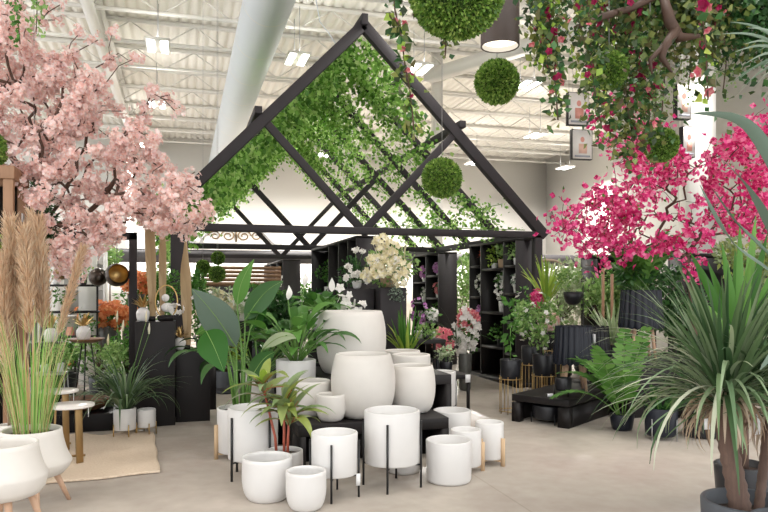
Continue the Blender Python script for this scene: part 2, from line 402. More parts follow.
# ---------------------------------------------------------------- the charcoal gable house
XL, XR, Y0, HT = -.30, 4.73, 8.63, 2.17
XM, HA = (XL+XR)/2, 4.74
FY = [Y0+1.29*i for i in range(7)]
house = thing('gable_house_frame', (XM, Y0, 0), 'charcoal open timber house frame with gable roof trusses over the plant shelves', 'house frame')
def hp(name, mb, mat='frame', bevel=.006):
    o = mb.build(name, mat, house, bevel=bevel); o.matrix_parent_inverse = Matrix.Translation(house.location).inverted(); return o
for i, y in enumerate(FY):
    for sx, xe in ((-1, XL), (1, XR)):
        ex = .06*sx; dz = .06
        hp('rafter', MB().beam((xe+ex, y, HT-dz), (XM, y, HA), .135 if i == 0 else .10, .11 if i == 0 else .07, up=(0, 1, 0)))
    if i in (0, 3, 6):
        hp('tie_beam', MB().box(XL, XR, y-.05, y+.05, HT-.09, HT))
        for sx in (-1, 1):
            xm_ = XM+sx*(XR-XL)/4; zm = (HT+HA)/2
            hp('brace', MB().beam((xm_+sx*.03, y-.01, zm+.03), (XM+sx*.02, y-.01, HT-.03), .095, .06, up=(0, 1, 0)))
for sx in (-1, 1):       # purlins at mid slope, plates at the eaves
    x = XM+sx*(XR-XL)/4
    hp('purlin', MB().beam((x+sx*.07, Y0-.09, (HT+HA)/2+.1), (x+sx*.07, FY[-1]+.1, (HT+HA)/2+.1), .09, .09))
hp('ridge_beam', MB().box(XM-.04, XM+.04, Y0-.1, FY[-1]+.1, HA-.02, HA+.12))
hp('wall_plate', MB().box(XL+.2, XL+.3, Y0, FY[-1], HT-.09, HT-.001))
hp('wall_plate', MB().box(XR-.12, XR-.02, Y0+.06, FY[-1], HT-.10, HT-.001))
hp('post', MB().box(-.13, .07, Y0-.05, Y0+.07, 0, HT-.05)); hp('post', MB().box(4.62, 4.73, Y0-.05, Y0+.06, 0, HT-.05))
hp('post', MB().box(-.1, .02, FY[3]-.05, FY[3]+.05, 0, HT-.09))
hp('post', MB().box(-.1, .02, FY[6]-.05, FY[6]+.05, 0, HT-.09)); hp('post', MB().box(4.63, 4.73, FY[6]-.05, FY[6]+.05, 0, HT-.09))

# ivy on the slopes (slope coordinate t: 0 eave, 1 ridge)
def slope(t, y, side, off):
    x = np.where(side < 0, XL+(XM-XL)*t, XR+(XM-XR)*t); z = HT+(HA-HT)*t
    return np.stack([x, y, z+off], 1)
def ivy_mass(n, side, tf, yf, size, th, name, label, dens):
    t = rng.random(n)**tf[2]*(tf[1]-tf[0])+tf[0]; y = rng.uniform(yf[0], yf[1], n)
    f = (np.sin(t*9+y*2.1)+np.sin(y*3.7-t*5+1)+np.sin(y*6.1+t*13))/3
    keep = rng.random(n) < dens(t, y)*np.clip(.72+1.1*f, .08, 1.2)
    t, y = t[keep], y[keep]; m = len(t)
    # leaves sit in small sprigs
    off = -np.abs(rng.normal(0, th, m))-.03
    P = slope(t, y, np.full(m, side), off)+rng.normal(0, .035, (m, 3))
    D = rng.normal(size=(m, 3))*.8+np.array([0, -.2, -.8])
    b = MB().cards(P, rng.uniform(size*.6, size*1.25, m), D, .8, .3)
    return tag(b.build(name, 'ivy'), label, 'ivy', kind='stuff')
ivy_mass(27000, -1, (.0, 1., .85), (Y0+.1, 16.2), .085, .17, 'ivy', 'dense bright green ivy thatching the slope of the gable roof nearer the pink tree',
         lambda t, y: np.clip(1.15-(y-8.6)*.05-(1-t)*.25-.7*np.clip((y-11.5)*.3, 0, 1)*(t < .45), 0, 1))
ivy_mass(15000, 1, (.35, 1., .55), (Y0+.1, 16.2), .08, .10, 'ivy', 'looser green ivy below the ridge on the slope nearer the magenta tree',
         lambda t, y: np.clip((t-.42)*2.1-(y-9)*.03, 0, 1))
# strands of ivy down the right-hand rafters and eave
def strand(path, n, size, spread, mat='ivy'):
    path = [Vector(p) for p in path]; seg = [(path[i+1]-path[i]).length for i in range(len(path)-1)]; tot = sum(seg)
    u = np.sort(rng.random(n))*tot; P = []
    for a in u:
        i = 0
        while i < len(seg)-1 and a > seg[i]: a -= seg[i]; i += 1
        P.append(tuple(path[i].lerp(path[i+1], min(1, a/seg[i]))))
    return np.array(P)+rng.normal(0, spread, (n, 3))
def ivy_vine(path, n, size, spread, label, group='ivy vines trailing down the roof rafters', mat='ivy'):
    path = [Vector(p) for p in path]
    t = thing('ivy_vine', path[0], label, 'ivy', group)
    st = MB().tube([p-path[0] for p in path], .006, 5).build('stem', 'stem', t)
    P = strand([p-path[0] for p in path], n, size, spread)
    MB().cards(P, rng.uniform(size*.6, size*1.2, n), rng.normal(size=(n, 3))*.8+np.array([0, -.1, -.6]), .8, .3).build('leaves', mat, t)
    return t
nm = ['first rafter behind the front gable', 'second rafter behind the front gable', 'third rafter behind the front gable', 'fourth rafter behind the front gable', 'fifth rafter behind the front gable']
for i, y in enumerate(FY[1:6]):
    pts = []
    for k in range(9):
        t = .62-.60*k/8; x = XR+(XM-XR)*t; pts.append((x, y+random.uniform(-.08, .08), HT+(HA-HT)*t-.08+random.uniform(-.1, .03)))
    ivy_vine(pts, 380, .07, .075, 'sparse green ivy trailing down the '+nm[i])
ivy_vine([(2.6+.35*k, Y0+.5, 3.3-.2*k+.12*math.sin(k*2)) for k in range(6)], 150, .07, .06, 'thin ivy sprays crossing behind the front brace near the hanging ball')
ivy_vine([(XR-.45, y, HT+.35+.1*math.sin(y*5)) for y in np.arange(8.9, 13, .4)], 330, .07, .1, 'thin ivy lying along the eave above the tall black shelves')
ivy_vine([(4.55-.35*k, Y0+.12, HT+.03+.03*math.sin(k*3)) for k in range(7)], 90, .06, .04, 'thin ivy creeping along the front tie beam')
ivy_vine([(-.35+.09*k, Y0+.2, HT+.25-.06*k) for k in range(6)], 300, .07, .12, 'green ivy spilling over the low eave next to the pink blossom')

# ---------------------------------------------------------------- pots
def prof_cyl(r, h, rb=None, rnd=.03): 
    rb = rb or r*.97
    return [(.001, 0), (rb-rnd, 0), (rb-rnd*.3, rnd*.3), (rb, rnd), (r, h-.006), (r-.003, h)]
def prof_bowl(r, h, flat=.5, rim=1.):   # egg / rounded bottom
    out = [(.001, 0), (r*flat*.9, 0)]
    for i in range(1, 9):
        a = i/8*PI/2; out.append((r*flat+(r-r*flat)*math.sin(a), h*.55*(1-math.cos(a))))
    for i in range(1, 6):
        t = i/5; out.append((r*(1+(rim-1)*t*t), h*.55+h*.45*t-(.003 if i == 5 else 0)))
    return out
def pot_part(root, prof, mat='ceramic', inner='inside', soil=None, loc=(0, 0, 0), name='pot', wall=.016, n=44, rib=0, ribn=0, depth=None):
    R, H = prof[-1]; pr = list(prof)
    pr.append((R-wall*.5, H+.003)); pr.append((R-wall, H-.004))
    dep = depth if depth is not None else (H-.04)
    inn = [(max(.001, min(R, q[0])-wall), q[1]) for q in reversed(prof) if q[1] < H-.01 and q[1] > H-dep]
    pr += inn; zb = H-dep; last = pr[-1][0]; pr.append((last, zb)); pr.append((.001, zb))
    o = MB().lathe(pr, n, loc, rib, ribn).build(name, mat, root, smooth=True)
    o.data.polygons.foreach_set('use_smooth', np.ones(len(o.data.polygons), bool))
    if soil is not None:
        MB().lathe([(.001, soil), (min(R, prof[-2][0])-wall-.001, soil-.003)], 28, loc).build('soil', 'soil', o)
    return o
def auto(o, ang=35):
    pass
def stand_parts(root, r, h0, hb, mat='metal_black', n=4, w=.012, top=None, phase=.3, ring=True, wide=None):
    top = top if top is not None else hb+.22
    for k in range(n):
        a = phase+2*PI*k/n; x, y = (r+w*.6)*math.cos(a), (r+w*.6)*math.sin(a)
        MB().beam((x, y, h0), (x, y, top), w, wide or w, up=(math.cos(a), math.sin(a), 0)).build('leg', mat, root)
    if ring:
        b = MB()
        for k in range(n//2):
            a = phase+PI*k/(n/2)*1.0; x, y = (r+w)*math.cos(a), (r+w)*math.sin(a)
            b.beam((x, y, hb-.01), (-x, -y, hb-.01), w*.8, w*.8)
        b.build('cross_bar', mat, root)
# ---------------------------------------------------------------- black platforms
def bench(name, x0, x1, y0, y1, h, label, th=.09, open_y=True):
    t = thing(name, ((x0+x1)/2, y0, 0), label, 'display platform'); cx, cy = (x0+x1)/2, y0
    MB().box(x0-cx, x1-cx, 0, y1-cy, h-th, h).build('top', 'black', t, bevel=.004)
    MB().box(x0-cx, x0-cx+.06, 0, y1-cy, 0, h-th).build('side_panel', 'black', t)
    MB().box(x1-cx-.06, x1-cx, 0, y1-cy, 0, h-th).build('side_panel', 'black', t)
    MB().box(x0-cx+.06, x1-cx-.06, (y1-cy)*.35, (y1-cy)*.35+.02, 0, h-th).build('back_panel', 'black', t)
    return t
bench('display_platform', .86, 2.10, 5.36, 6.02, .34, 'low black display platform under the large rounded white pots')
bench('display_platform', 1.20, 2.40, 6.06, 7.05, .60, 'taller black display platform carrying the biggest white pot')
bench('display_platform', .72, 1.18, 6.04, 6.74, .34, 'low black platform under the white pot of the peace lily')
# ---------------------------------------------------------------- central white pots
def free_pot(x, y, h0, prof, label, mat='ceramic', **k):
    t = thing('plant_pot', (x, y, h0), label, 'plant pot'); pot_part(t, prof, mat, **k); return t
free_pot(.543, 4.68, 0, prof_bowl(.166, .284, .62, .99), 'round-bottomed white pot on the floor, foremost beside the small white bowl pot')
free_pot(.757, 4.41, 0, prof_bowl(.129, .244, .6, .99), 'smallest rounded white pot on the floor at the very front of the display')
free_pot(1.86, 4.75, 0, prof_cyl(.167, .30, .162, .025), 'straight white cylinder pot on the floor beside the large legged planter', wall=.012)
free_pot(1.62, 5.08, 0, prof_cyl(.13, .20, .125), 'low white cylinder pot half hidden behind the large legged planter')
free_pot(1.437, 5.60, .34, prof_bowl(.267, .52, .55, .84), 'large rounded white pot standing on the low black platform', 'ceramic_warm')
free_pot(1.90, 5.71, .34, prof_bowl(.20, .40, .6, .88), 'medium rounded white pot at the end of the low black platform', 'ceramic_warm')
free_pot(1.146, 5.50, .34, prof_bowl(.122, .215, .55, .97), 'small white bowl pot on the front edge of the low black platform', 'ceramic_warm')
free_pot(1.036, 5.80, .34, prof_bowl(.167, .29, .62, .98), 'white rounded pot on the low platform behind the small bowl pot', 'ceramic_warm')
free_pot(1.54, 6.46, .60, prof_bowl(.332, .585, .7, .88), 'biggest white pot at the top of the stepped display', 'ceramic_warm')
free_pot(2.09, 6.318, .60, prof_bowl(.185, .173, .7, .98), 'shallow white bowl pot on the tall platform beside the biggest pot', 'ceramic_warm')
free_pot(2.14, 6.77, .60, prof_bowl(.19, .17, .7, .98), 'shallow white bowl pot furthest back on the tall platform', 'ceramic_warm')
free_pot(2.34, 5.90, 0, prof_cyl(.17, .30, .165), 'white cylinder pot on the floor behind the pair with wooden legs')
def legged(x, y, r, h, hb, label, mat='metal_black', phase=.3, top=None, plant=None, rad=None, w=.013, pmat='ceramic', soil=None, tag_=False, wide=None, n=4, pr=None):
    t = thing('legged_planter', (x, y, 0), label, 'planter')
    o = pot_part(t, pr or prof_cyl(r, h-hb, r*.985, .012), pmat, loc=(0, 0, hb), soil=soil)
    stand_parts(t, r, 0, hb, mat, n, w, top if top is not None else h-.1, phase, wide=wide)
    if tag_:
        a = phase+PI*1.75; MB().box(r*.82, r*.82+.03, -r*.55-.002, -r*.55, hb-.07, hb+.01).build('price_tag', 'paper', t)
    return t
def ph(px, py_unused, x, y):   # stand phase so that one leg faces a little left of the viewer
    return math.atan2(-y, -x)
legged(1.427, 4.74, .197, .537, .17, 'large white planter in a black metal leg stand, front middle of display', phase=math.atan2(-4.74, -1.427)-.15, top=.47, w=.014)
legged(.984, 4.61, .156, .433, .155, 'medium white planter in a black metal leg stand beside the low front pots', phase=math.atan2(-4.61, -.984)-.12, top=.38, tag_=True)
legged(.507, 5.27, .185, .516, .14, 'large white planter in a black metal stand below the bird of paradise leaves', phase=math.atan2(-5.27, -.507)-.9, top=.46)
legged(2.09, 4.98, .118, .317, .045, 'white planter with pale wooden legs touching the straight cylinder pot', 'palewood', w=.018, phase=-.3, top=.22, wide=.03)
legged(2.352, 5.12, .112, .335, .05, 'white planter with pale wooden legs at the outer end of the display', 'palewood', w=.018, phase=-1.0, top=.22, wide=.03)
legged(2.63, 6.94, .155, .52, .163, 'white planter in a thin grey wire stand behind the rounded pots', 'wire', w=.008, phase=-.4)
# ---------------------------------------------------------------- plant makers (all local to a root)
def arc(base, az, elev, L, droop, k=8, sideways=0.):
    """curve that starts at elevation elev and bends down by droop radians"""
    pts = [Vector(base)]; e = elev; st = L/(k-1); a = az
    for i in range(k-1):
        pts.append(pts[-1]+Vector((math.cos(a)*math.cos(e), math.sin(a)*math.cos(e), math.sin(e)))*st)
        e -= droop/(k-1)*(1+.8*i/(k-1)); a += sideways/(k-1)
    return pts
def blade_w(k, w, tip=.08, base=.5):
    return [w*(base+(1-base)*min(1, i/(k*.3)))*(1-((i/(k-1))**2.5)*(1-tip)) for i in range(k)]
def ovate_w(k, w): return [w*max(.03, math.sin(PI*min(1, (i/(k-1))**.75))**.95) for i in range(k)]
def spiky(mb, base, n, L, w, e0=(.3, 1.5), droop=(.3, 1.2), az=(0, 2*PI), k=9, r0=.02, fold=.35, lv=.25):
    for i in range(n):
        a = random.uniform(*az); el = random.uniform(*e0); l = L*random.uniform(1-lv, 1+lv*.6)
        bs = (base[0]+r0*math.cos(a), base[1]+r0*math.sin(a), base[2])
        pts = arc(bs, a, el, l, random.uniform(*droop), k, random.uniform(-.3, .3))
        mb.strip(pts, blade_w(k, w*random.uniform(.8, 1.15)), (-math.sin(a), math.cos(a), 0), fold)
    return mb
def broad(lm, sm, base, n, Lp, Ll, w, e0=(.6, 1.4), droop=.5, ldroop=(.6, 1.3), az=None, r0=.03, stemr=.005):
    for i in range(n):
        a = (az[0]+(az[1]-az[0])*random.random()) if az else 2*PI*i/n*2.4+random.uniform(-.4, .4)
        el = random.uniform(*e0); lp = Lp*random.uniform(.6, 1.15)
        bs = (base[0]+r0*math.cos(a), base[1]+r0*math.sin(a), base[2])
        st = arc(bs, a, el, lp, droop, 5); sm.tube(st, stemr, 5)
        d = st[-1]-st[-2]; e2 = math.asin(max(-1, min(1, d.normalized().z)))
        lf = arc(st[-1], a, e2, Ll*random.uniform(.75, 1.15), random.uniform(*ldroop), 9, random.uniform(-.4, .4))
        lm.strip(lf, ovate_w(9, w*random.uniform(.8, 1.1)), (-math.sin(a), math.cos(a), random.uniform(-.3, .3)), .22)
def bushy(mb, c, rad, n, size, shell=.5, aspect=.6):
    D = rng.normal(size=(n, 3)); D /= np.linalg.norm(D, axis=1)[:, None]
    u = rng.random(n)**(1/3); u = shell+(1-shell)*u
    w = 1+.22*np.sin(D[:, 0]*7+c[0]*3)+.15*np.sin(D[:, 2]*9+D[:, 1]*5)
    P = D*u[:, None]*np.array(rad)*w[:, None]+np.array(c)
    if n > 150:
        k = 8; C = rng.normal(size=(k, 3)); C /= np.linalg.norm(C, axis=1)[:, None]; C *= rng.uniform(.45, .8, k)[:, None]
        j = rng.integers(0, k, n); P = (C[j]+D*u[:, None]*rng.uniform(.3, .55, k)[j][:, None])*np.array(rad)+np.array(c)
    return mb.cards(P, rng.uniform(size*.6, size*1.3, n), D+rng.normal(size=(n, 3))*.9, aspect)
def blooms(mb, pts, size, out=None, **k): return mb.flowers(pts, size, out, **k)
def bl(root, name, mat, P, size, N=None, petals=5, cup=.35, aspect=.75):
    """few blooms: each one a part of its own; a mass of them: one part"""
    P = np.asarray(P, float).reshape(-1, 3); n = len(P)
    if n > 40:
        return tag(MB().flowers(P, size, N, petals, cup, aspect).build(name, mat, root), kind='stuff')
    if N is None: N = rng.normal(size=(n, 3))
    sz = np.ones(n)*size; nm_ = name[:-1] if name.endswith('s') else name; o = None
    me = MB().flowers([(0, 0, 0)], 1., np.array([[0, 0, 1.]]), petals, cup, aspect)
    me.flowers([(0, 0, .03)], .62, np.array([[0, 0, 1.]]), petals, cup*1.6, aspect); me = me.mesh(nm_); me.materials.append(M[mat])
    for i in range(n):
        o = bpy.data.objects.new(nm_, me); COL.objects.link(o); o.parent = root; o.location = P[i]
        o.rotation_mode = 'QUATERNION'; o.rotation_quaternion = Vector(N[i]).to_track_quat('Z', 'Y'); o.scale = (sz[i],)*3
    return o
def ballpts(c, rad, n):
    D = rng.normal(size=(n, 3)); D /= np.linalg.norm(D, axis=1)[:, None]; return D*np.array(rad)*(rng.uniform(.55, 1.15, (n, 1)) if n > 25 else 1)+np.array(c), D
def L_(root, p): return tuple(Vector(p)-root.location)

# cordyline in its white pot
t = thing('potted_cordyline', (.70, 5.0, 0), 'cordyline with red stems and olive leaves in a white pot between the front planters', 'potted plant')
pot_part(t, prof_bowl(.135, .245, .62, .99), soil=.215)
st = MB(); lf = MB(); rd = MB()
for (dx, dy, hh, a) in ((0, 0, .60, 1.2), (.02, -.03, .50, 3.3), (-.05, .02, .72, 2.7)):
    top = Vector((dx*1.5-(.07 if hh > .6 else 0), dy*1.2, hh)); st.tube([(dx, dy, .2), (dx*1.2, dy, .33), top-Vector((0, 0, .02))], [.011, .01, .008], 7)
    nl = 17 if hh < .65 else 9
    for i in range(nl):
        az = i*2.4+a; el = random.uniform(.1, 1.3); L = random.uniform(.27, .40)
        pts = arc(top-Vector((0, 0, .10*(i/nl))), az, el, L, random.uniform(.5, 1.5), 9)
        lf.strip(pts, [w*(.45 if j == 0 else 1) for j, w in enumerate(ovate_w(9, random.uniform(.032, .044)))], (-math.sin(az), math.cos(az), .1), .25)
        rd.tube([p+Vector((0, 0, .001)) for p in pts[:4]], .0035, 4)
st.build('stem', 'redstem', t, smooth=True); lf.build('leaves', 'olive_leaf', t, smooth=True); rd.build('leaf_stalks', 'red_leaf', t)
lf2 = MB()
for i in range(6):
    az = i*1.05+.4; pts = arc(Vector((-.145, .02, .72)), az, random.uniform(.6, 1.3), random.uniform(.14, .2), .7, 8)
    lf2.strip(pts, ovate_w(8, .028), (-math.sin(az), math.cos(az), 0), .2)
tag(lf2.build('top_leaves', 'lime_leaf', t, smooth=True), 'yellow green young leaves')

# bird of paradise
bp = thing('potted_bird_of_paradise', (.47, 5.92, 0), 'bird of paradise with huge paddle leaves in a white pot with wooden legs', 'potted plant')
pot_part(bp, prof_cyl(.195, .36, .19, .012), loc=(0, 0, .05), soil=.33)
stand_parts(bp, .195, 0, .05, 'palewood', 4, .018, .28, .2, wide=.03)
def big_leaf(root, base, tip0, tip1, w, side, mat, name='leaf', bulge=(0, 0, 0), k=12):
    """stem from base to tip0, blade from tip0 to tip1 (world coords)"""
    b0, a, b = [Vector(L_(root, q)) for q in (base, tip0, tip1)]
    mid = (b0+a)/2+Vector(((a.x-b0.x)*-.25, (a.y-b0.y)*-.25, .05))
    st = MB().tube([b0, mid, a, a.lerp(b, .25)], [.011, .009, .006, .003], 7)
    pts = []
    for i in range(k):
        u = i/(k-1); pts.append(a.lerp(b, u)+Vector(bulge)*math.sin(PI*u))
    m = MB().strip(pts, ovate_w(k, w), side, .18)
    lo = m.build(name, mat, root, smooth=True); st.build('stem', 'stem', lo, smooth=True)
    tag(MB().tube(pts, [.0045*(1-.8*i/(k-1)) for i in range(k)], 5).build('midrib', 'light_leaf', lo, smooth=True), 'pale midrib')
B0 = bp.location+Vector((0, 0, .38))
big_leaf(bp, B0+Vector((-.03, 0, 0)), V3(236, 347, 5.8), V3(192, 289, 5.55), .14, (.75, -.2, .6), 'grey_leaf', bulge=(.0, -.02, .03))
big_leaf(bp, B0+Vector((.02, 0, 0)), V3(237, 305, 5.85), V3(254, 259, 5.8), .075, (.8, -.6, .1), 'mid_leaf', bulge=(-.03, 0, .0))
big_leaf(bp, B0+Vector((-.05, -.03, 0)), V3(206, 331, 5.6), V3(224, 372, 5.4), .125, (.85, -.2, .4), 'paradise_leaf', bulge=(0, -.04, .02))
big_leaf(bp, B0+Vector((.04, -.03, 0)), V3(250, 380, 5.6), V3(275, 352, 5.5), .07, (.3, -.4, .8), 'dark_leaf', bulge=(0, -.02, .05))
big_leaf(bp, B0+Vector((.03, .03, 0)), V3(245, 320, 6.1), V3(283, 281, 6.25), .10, (.5, -.3, -.7), 'dark_leaf', bulge=(0, 0, .06))
big_leaf(bp, B0+Vector((-.03, .05, 0)), V3(228, 345, 6.1), V3(196, 335, 6.3), .085, (.2, -.5, .8), 'mid_leaf', bulge=(0, 0, .1))
big_leaf(bp, B0+Vector((.06, .0, 0)), V3(262, 350, 5.9), V3(300, 338, 5.8), .05, (.2, -.5, .8), 'var_leaf', bulge=(0, 0, .06))
big_leaf(bp, B0+Vector((.0, .05, 0)), V3(250, 330, 6.1), V3(262, 290, 6.3), .07, (.8, -.3, .3), 'paradise_leaf', bulge=(.03, 0, .0))
sh = MB()
for i in range(9):
    a = i*.7; sh.tube([(.05*math.cos(a), .05*math.sin(a), .33), (.07*math.cos(a), .07*math.sin(a), .55+.03*(i % 3)), (.10*math.cos(a), .1*math.sin(a), .72+.04*(i % 4))], [.012, .009, .004], 6)
sh.build('shoots', 'stem', bp, smooth=True)

def lily(root, z0, n, Lp, Ll, w, mat='dark_leaf', spathes=(), e0=(.55, 1.5)):
    lm, sm = MB(), MB(); broad(lm, sm, (0, 0, z0), n, Lp, Ll, w, e0)
    lm.build('leaves', mat, root, smooth=True); sm.build('leaf_stems', 'stem', root)
    for q in spathes:
        q = Vector(L_(root, q)); f = MB().tube([(0, 0, z0), (q.x*.5, q.y*.5, (z0+q.z)/2+.03), q], .004, 5)
        o = f.build('flower_stalk', 'stem', root)
        pts = [q+Vector((.012*math.sin(u*2.5), -.03*math.sin(u*PI), .125*u)) for u in np.linspace(0, 1, 8)]
        MB().strip(pts, ovate_w(8, .028), (.9, .2, 0), .35).build('flower', 'white_petal', o, smooth=True)
t = thing('potted_peace_lily', (.98, 6.24, .34), 'peace lily with glossy leaves and tall white spathes in a straight white pot', 'potted plant')
pot_part(t, prof_cyl(.178, .42, .172), soil=.38)
lily(t, .38, 46, .44, .30, .054, 'mid_leaf', (V3(304, 286, 6.1), V3(288, 300, 5.9)), (.8, 1.52))
t = thing('potted_peace_lily', (.72, 7.0, 0), 'dark-leaved lily in a tapering white pot behind the bird of paradise', 'potted plant')
pot_part(t, prof_cyl(.175, .56, .13), soil=.52, mat='ceramic_warm')
lily(t, .5, 40, .62, .34, .055, 'dark_leaf', (), (.5, 1.4))
# ---------------------------------------------------------------- things behind the big pots
bx = [(2.185, 2.50, 7.72, 8.22, 1.405, 'tall charcoal plinth holding the cream flower arrangement'),
      (1.86, 2.16, 7.9, 8.3, 1.39, 'tall black plinth holding the white roses'),
      (1.45, 1.82, 7.6, 8.0, 1.05, 'black plinth behind the biggest white pot under the white orchids')]
for (x0, x1, y0, y1, h, l) in bx:
    cx, cy = (x0+x1)/2, (y0+y1)/2; t = MB().box(x0-cx, x1-cx, y0-cy, y1-cy, 0, h).build('plinth', 'frame', bevel=.004, loc=(cx, cy, 0)); tag(t, l, 'plinth')
def flower_stems(root, tips, z0, size, mat, petals=5, stemmat='stem', per=1, spread=.0, name='flowers', cup=.35):
    sm, fm = MB(), MB()
    for q in tips:
        q = Vector(q); sm.tube([(0, 0, z0), (q.x*.35, q.y*.35, z0+(q.z-z0)*.6), q], .003, 4)
    P = np.repeat(np.array([tuple(q) for q in tips]), per, 0)+rng.normal(0, spread, (len(tips)*per, 3))
    N = rng.normal(size=P.shape)*.6+np.array([-.25, -.8, .4]); bl(root, name, mat, P, rng.uniform(size*.8, size*1.2, len(P)), N, petals, cup)
    sm.build('stems', stemmat, root)
t = thing('flower_arrangement', (2.35, 7.95, 1.405), 'overflowing cream and yellow flower arrangement on the tall charcoal plinth', 'flower arrangement')
pot_part(t, prof_cyl(.11, .15, .09), 'basket', name='basket')
bushy(MB(), (0, 0, .26), (.30, .26, .26), 700, .06).build('foliage', 'light_leaf', t)
cc = [L_(t, V3(px, py, 7.8)) for px, py in ((374, 262), (383, 252), (393, 258), (403, 268), (378, 272), (391, 246), (381, 242), (400, 279), (369, 274), (388, 268))]
P = np.concatenate([ballpts(c, (.08, .07, .075), 20)[0] for c in cc]); D = rng.normal(size=P.shape)*.6+np.array([-.2, -.8, .3])
bl(t, 'flowers', 'cream_petal', P, .038, D)
P = np.concatenate([ballpts(c, (.07, .07, .07), 9)[0] for c in cc[::2]]); D = rng.normal(size=P.shape)*.6+np.array([-.2, -.8, .3])
bl(t, 'white_flowers', 'white_petal', P, .03, D)
m = MB()
for i in range(16): spiky(m, (-.02+.02*i-.1, -.05, .3), 2, .26, .006, (.9, 1.5), (0, .5))
m.build('plumes', 'cream_petal', t)
m = MB(); P = np.stack([rng.normal(.03, .05, 260), rng.normal(-.28, .025, 260), .20-rng.random(260)*.36], 1); m.cards(P, .03, None, .6).build('trailing_foliage', 'silver_leaf', t)
t = thing('potted_white_roses', (2.0, 8.1, 1.39), 'white rose bush with loose round blooms in a small white pot', 'potted plant')
pot_part(t, prof_cyl(.06, .10, .05), 'ceramic_gloss')
bushy(MB(), (-.08, 0, .22), (.2, .12, .2), 260, .05).build('foliage', 'dark_leaf', t)
tips = [V3(355, 250, 8.1), V3(348, 268, 8.0), V3(353, 275, 8.0), V3(359, 274, 7.9), V3(345, 278, 8.0), V3(367, 282, 7.9), V3(363, 252, 8.2), V3(370, 262, 8.1)]
tips = [L_(t, q) for q in tips]
flower_stems(t, tips, .08, .035, 'white_petal', 6, per=5, spread=.012, cup=.7)
t = thing('potted_orchid', (1.68, 7.8, 1.05), 'white moth orchid arching over the rim of the biggest white pot', 'potted plant')
pot_part(t, prof_cyl(.07, .12, .055), 'ceramic_gloss', soil=.1)
tips = [L_(t, V3(px, py, 7.4)) for px, py in ((340, 288), (342, 296), (346, 302), (350, 307), (355, 303), (362, 303), (349, 295), (352, 312), (358, 311), (364, 304), (339, 300), (344, 310))]
flower_stems(t, tips, .1, .06, 'white_petal', 5, cup=.15)
lm, sm = MB(), MB(); broad(lm, sm, (0, 0, .1), 8, .05, .22, .04); lm.build('leaves', 'mid_leaf', t); 
t = thing('potted_peace_lily', (1.42, 7.35, .0), 'bright green peace lily on a stand beside the biggest white pot', 'potted plant')
MB().box(-.12, .12, -.12, .12, 0, .95).build('stand', 'black', t)
pot_part(t, prof_cyl(.11, .2, .1), loc=(0, 0, .95), soil=.16)
lm, sm = MB(), MB(); broad(lm, sm, (0, 0, 1.11), 34, .18, .24, .055, (.3, 1.5)); lm.build('leaves', 'mid_leaf', t, smooth=True); sm.build('leaf_stems', 'stem', t)
q = Vector(L_(t, V3(332, 292, 7.3))); MB().strip([q+Vector((0, 0, .15*u)) for u in np.linspace(0, 1, 7)], ovate_w(7, .035), (1, 0, 0), .3).build('flower', 'white_petal', t)
t = thing('potted_snake_plant', (2.40, 7.42, .0), 'yellow-edged snake plants on a black stand behind the shallow bowls', 'potted plant')
MB().box(-.2, .2, -.14, .14, 0, .56).build('stand', 'black', t)
pot_part(t, prof_cyl(.13, .16, .12), 'blackpot', loc=(0, 0, .56))
m, m2 = MB(), MB()
spiky(m, (0, 0, .66), 18, .5, .02, (1.1, 1.55), (-.1, .15), r0=.06); spiky(m2, (0, 0, .66), 20, .36, .022, (.7, 1.5), (.1, .5), r0=.06)
m.build('leaves', 'mid_leaf', t); tag(m2.build('yellow_leaves', 'lime_leaf', t), 'lime yellow outer leaves')
# ---------------------------------------------------------------- shelving inside the house
def shelf_unit(x0, x1, y0, y1, h, cols, levels, label, back=True, group='tall black display shelves'):
    t = thing('display_shelf', ((x0+x1)/2, y0, 0), label, 'shelf', group); ox, oy = (x0+x1)/2, y0; th = .035
    X0, X1, D = x0-ox, x1-ox, y1-y0
    MB().box(X0, X1, 0, D, h-th, h).build('top', 'black', t); MB().box(X0, X1, 0, D, 0, .06).build('base', 'black', t)
    MB().box(X0, X1, 0, th, .06, h-th).build('side_panel', 'frame', t); MB().box(X0, X1, D-th, D, .06, h-th).build('side_panel', 'black', t)
    if back: MB().box(X1-.015, X1, th, D-th, .06, h-th).build('back_panel', 'black', t)
    ys_ = [0]+[c-oy for c in cols]+[D]
    for c in cols: MB().box(X0, X1-.016, c-oy-th/2, c-oy+th/2, .06, h-th).build('divider', 'black', t)
    for i in range(len(ys_)-1):
        for lv in levels[i]:
            MB().box(X0+.002, X1-.016, ys_[i]+th*.6, ys_[i+1]-th*.6, lv-th/2, lv+th/2).build('shelf', 'black', t)
    return t
shelf_unit(4.50, 4.88, 8.9, 10.58, 2.10, [9.31, 10.12], [[1.71, 1.31, .9, .45], [1.68, 1.02, .5], [1.74, 1.25, .8, .4]], 'tall black shelf of potted flowers nearest the front gable post')
shelf_unit(4.50, 4.86, 12.0, 13.5, 2.06, [12.7], [[1.62, 1.2, .75, .4], [1.5, 1.1, .6]], 'tall black shelf with purple orchids standing beyond the green gap')
shelf_unit(2.17, 2.56, 8.8, 12.1, 2.08, [9.3, 9.9, 10.6], [[.5], [.5], [.9], [1.3, .6]], 'tall black shelf row under the middle of the ridge', back=True)
shelf_unit(2.2, 2.6, 15.9, 20.0-.3, 2.05, [17, 18.3], [[1.2, .6], [1.2, .6], [1.2, .6]], 'furthest black shelf row beyond the middle shelf')
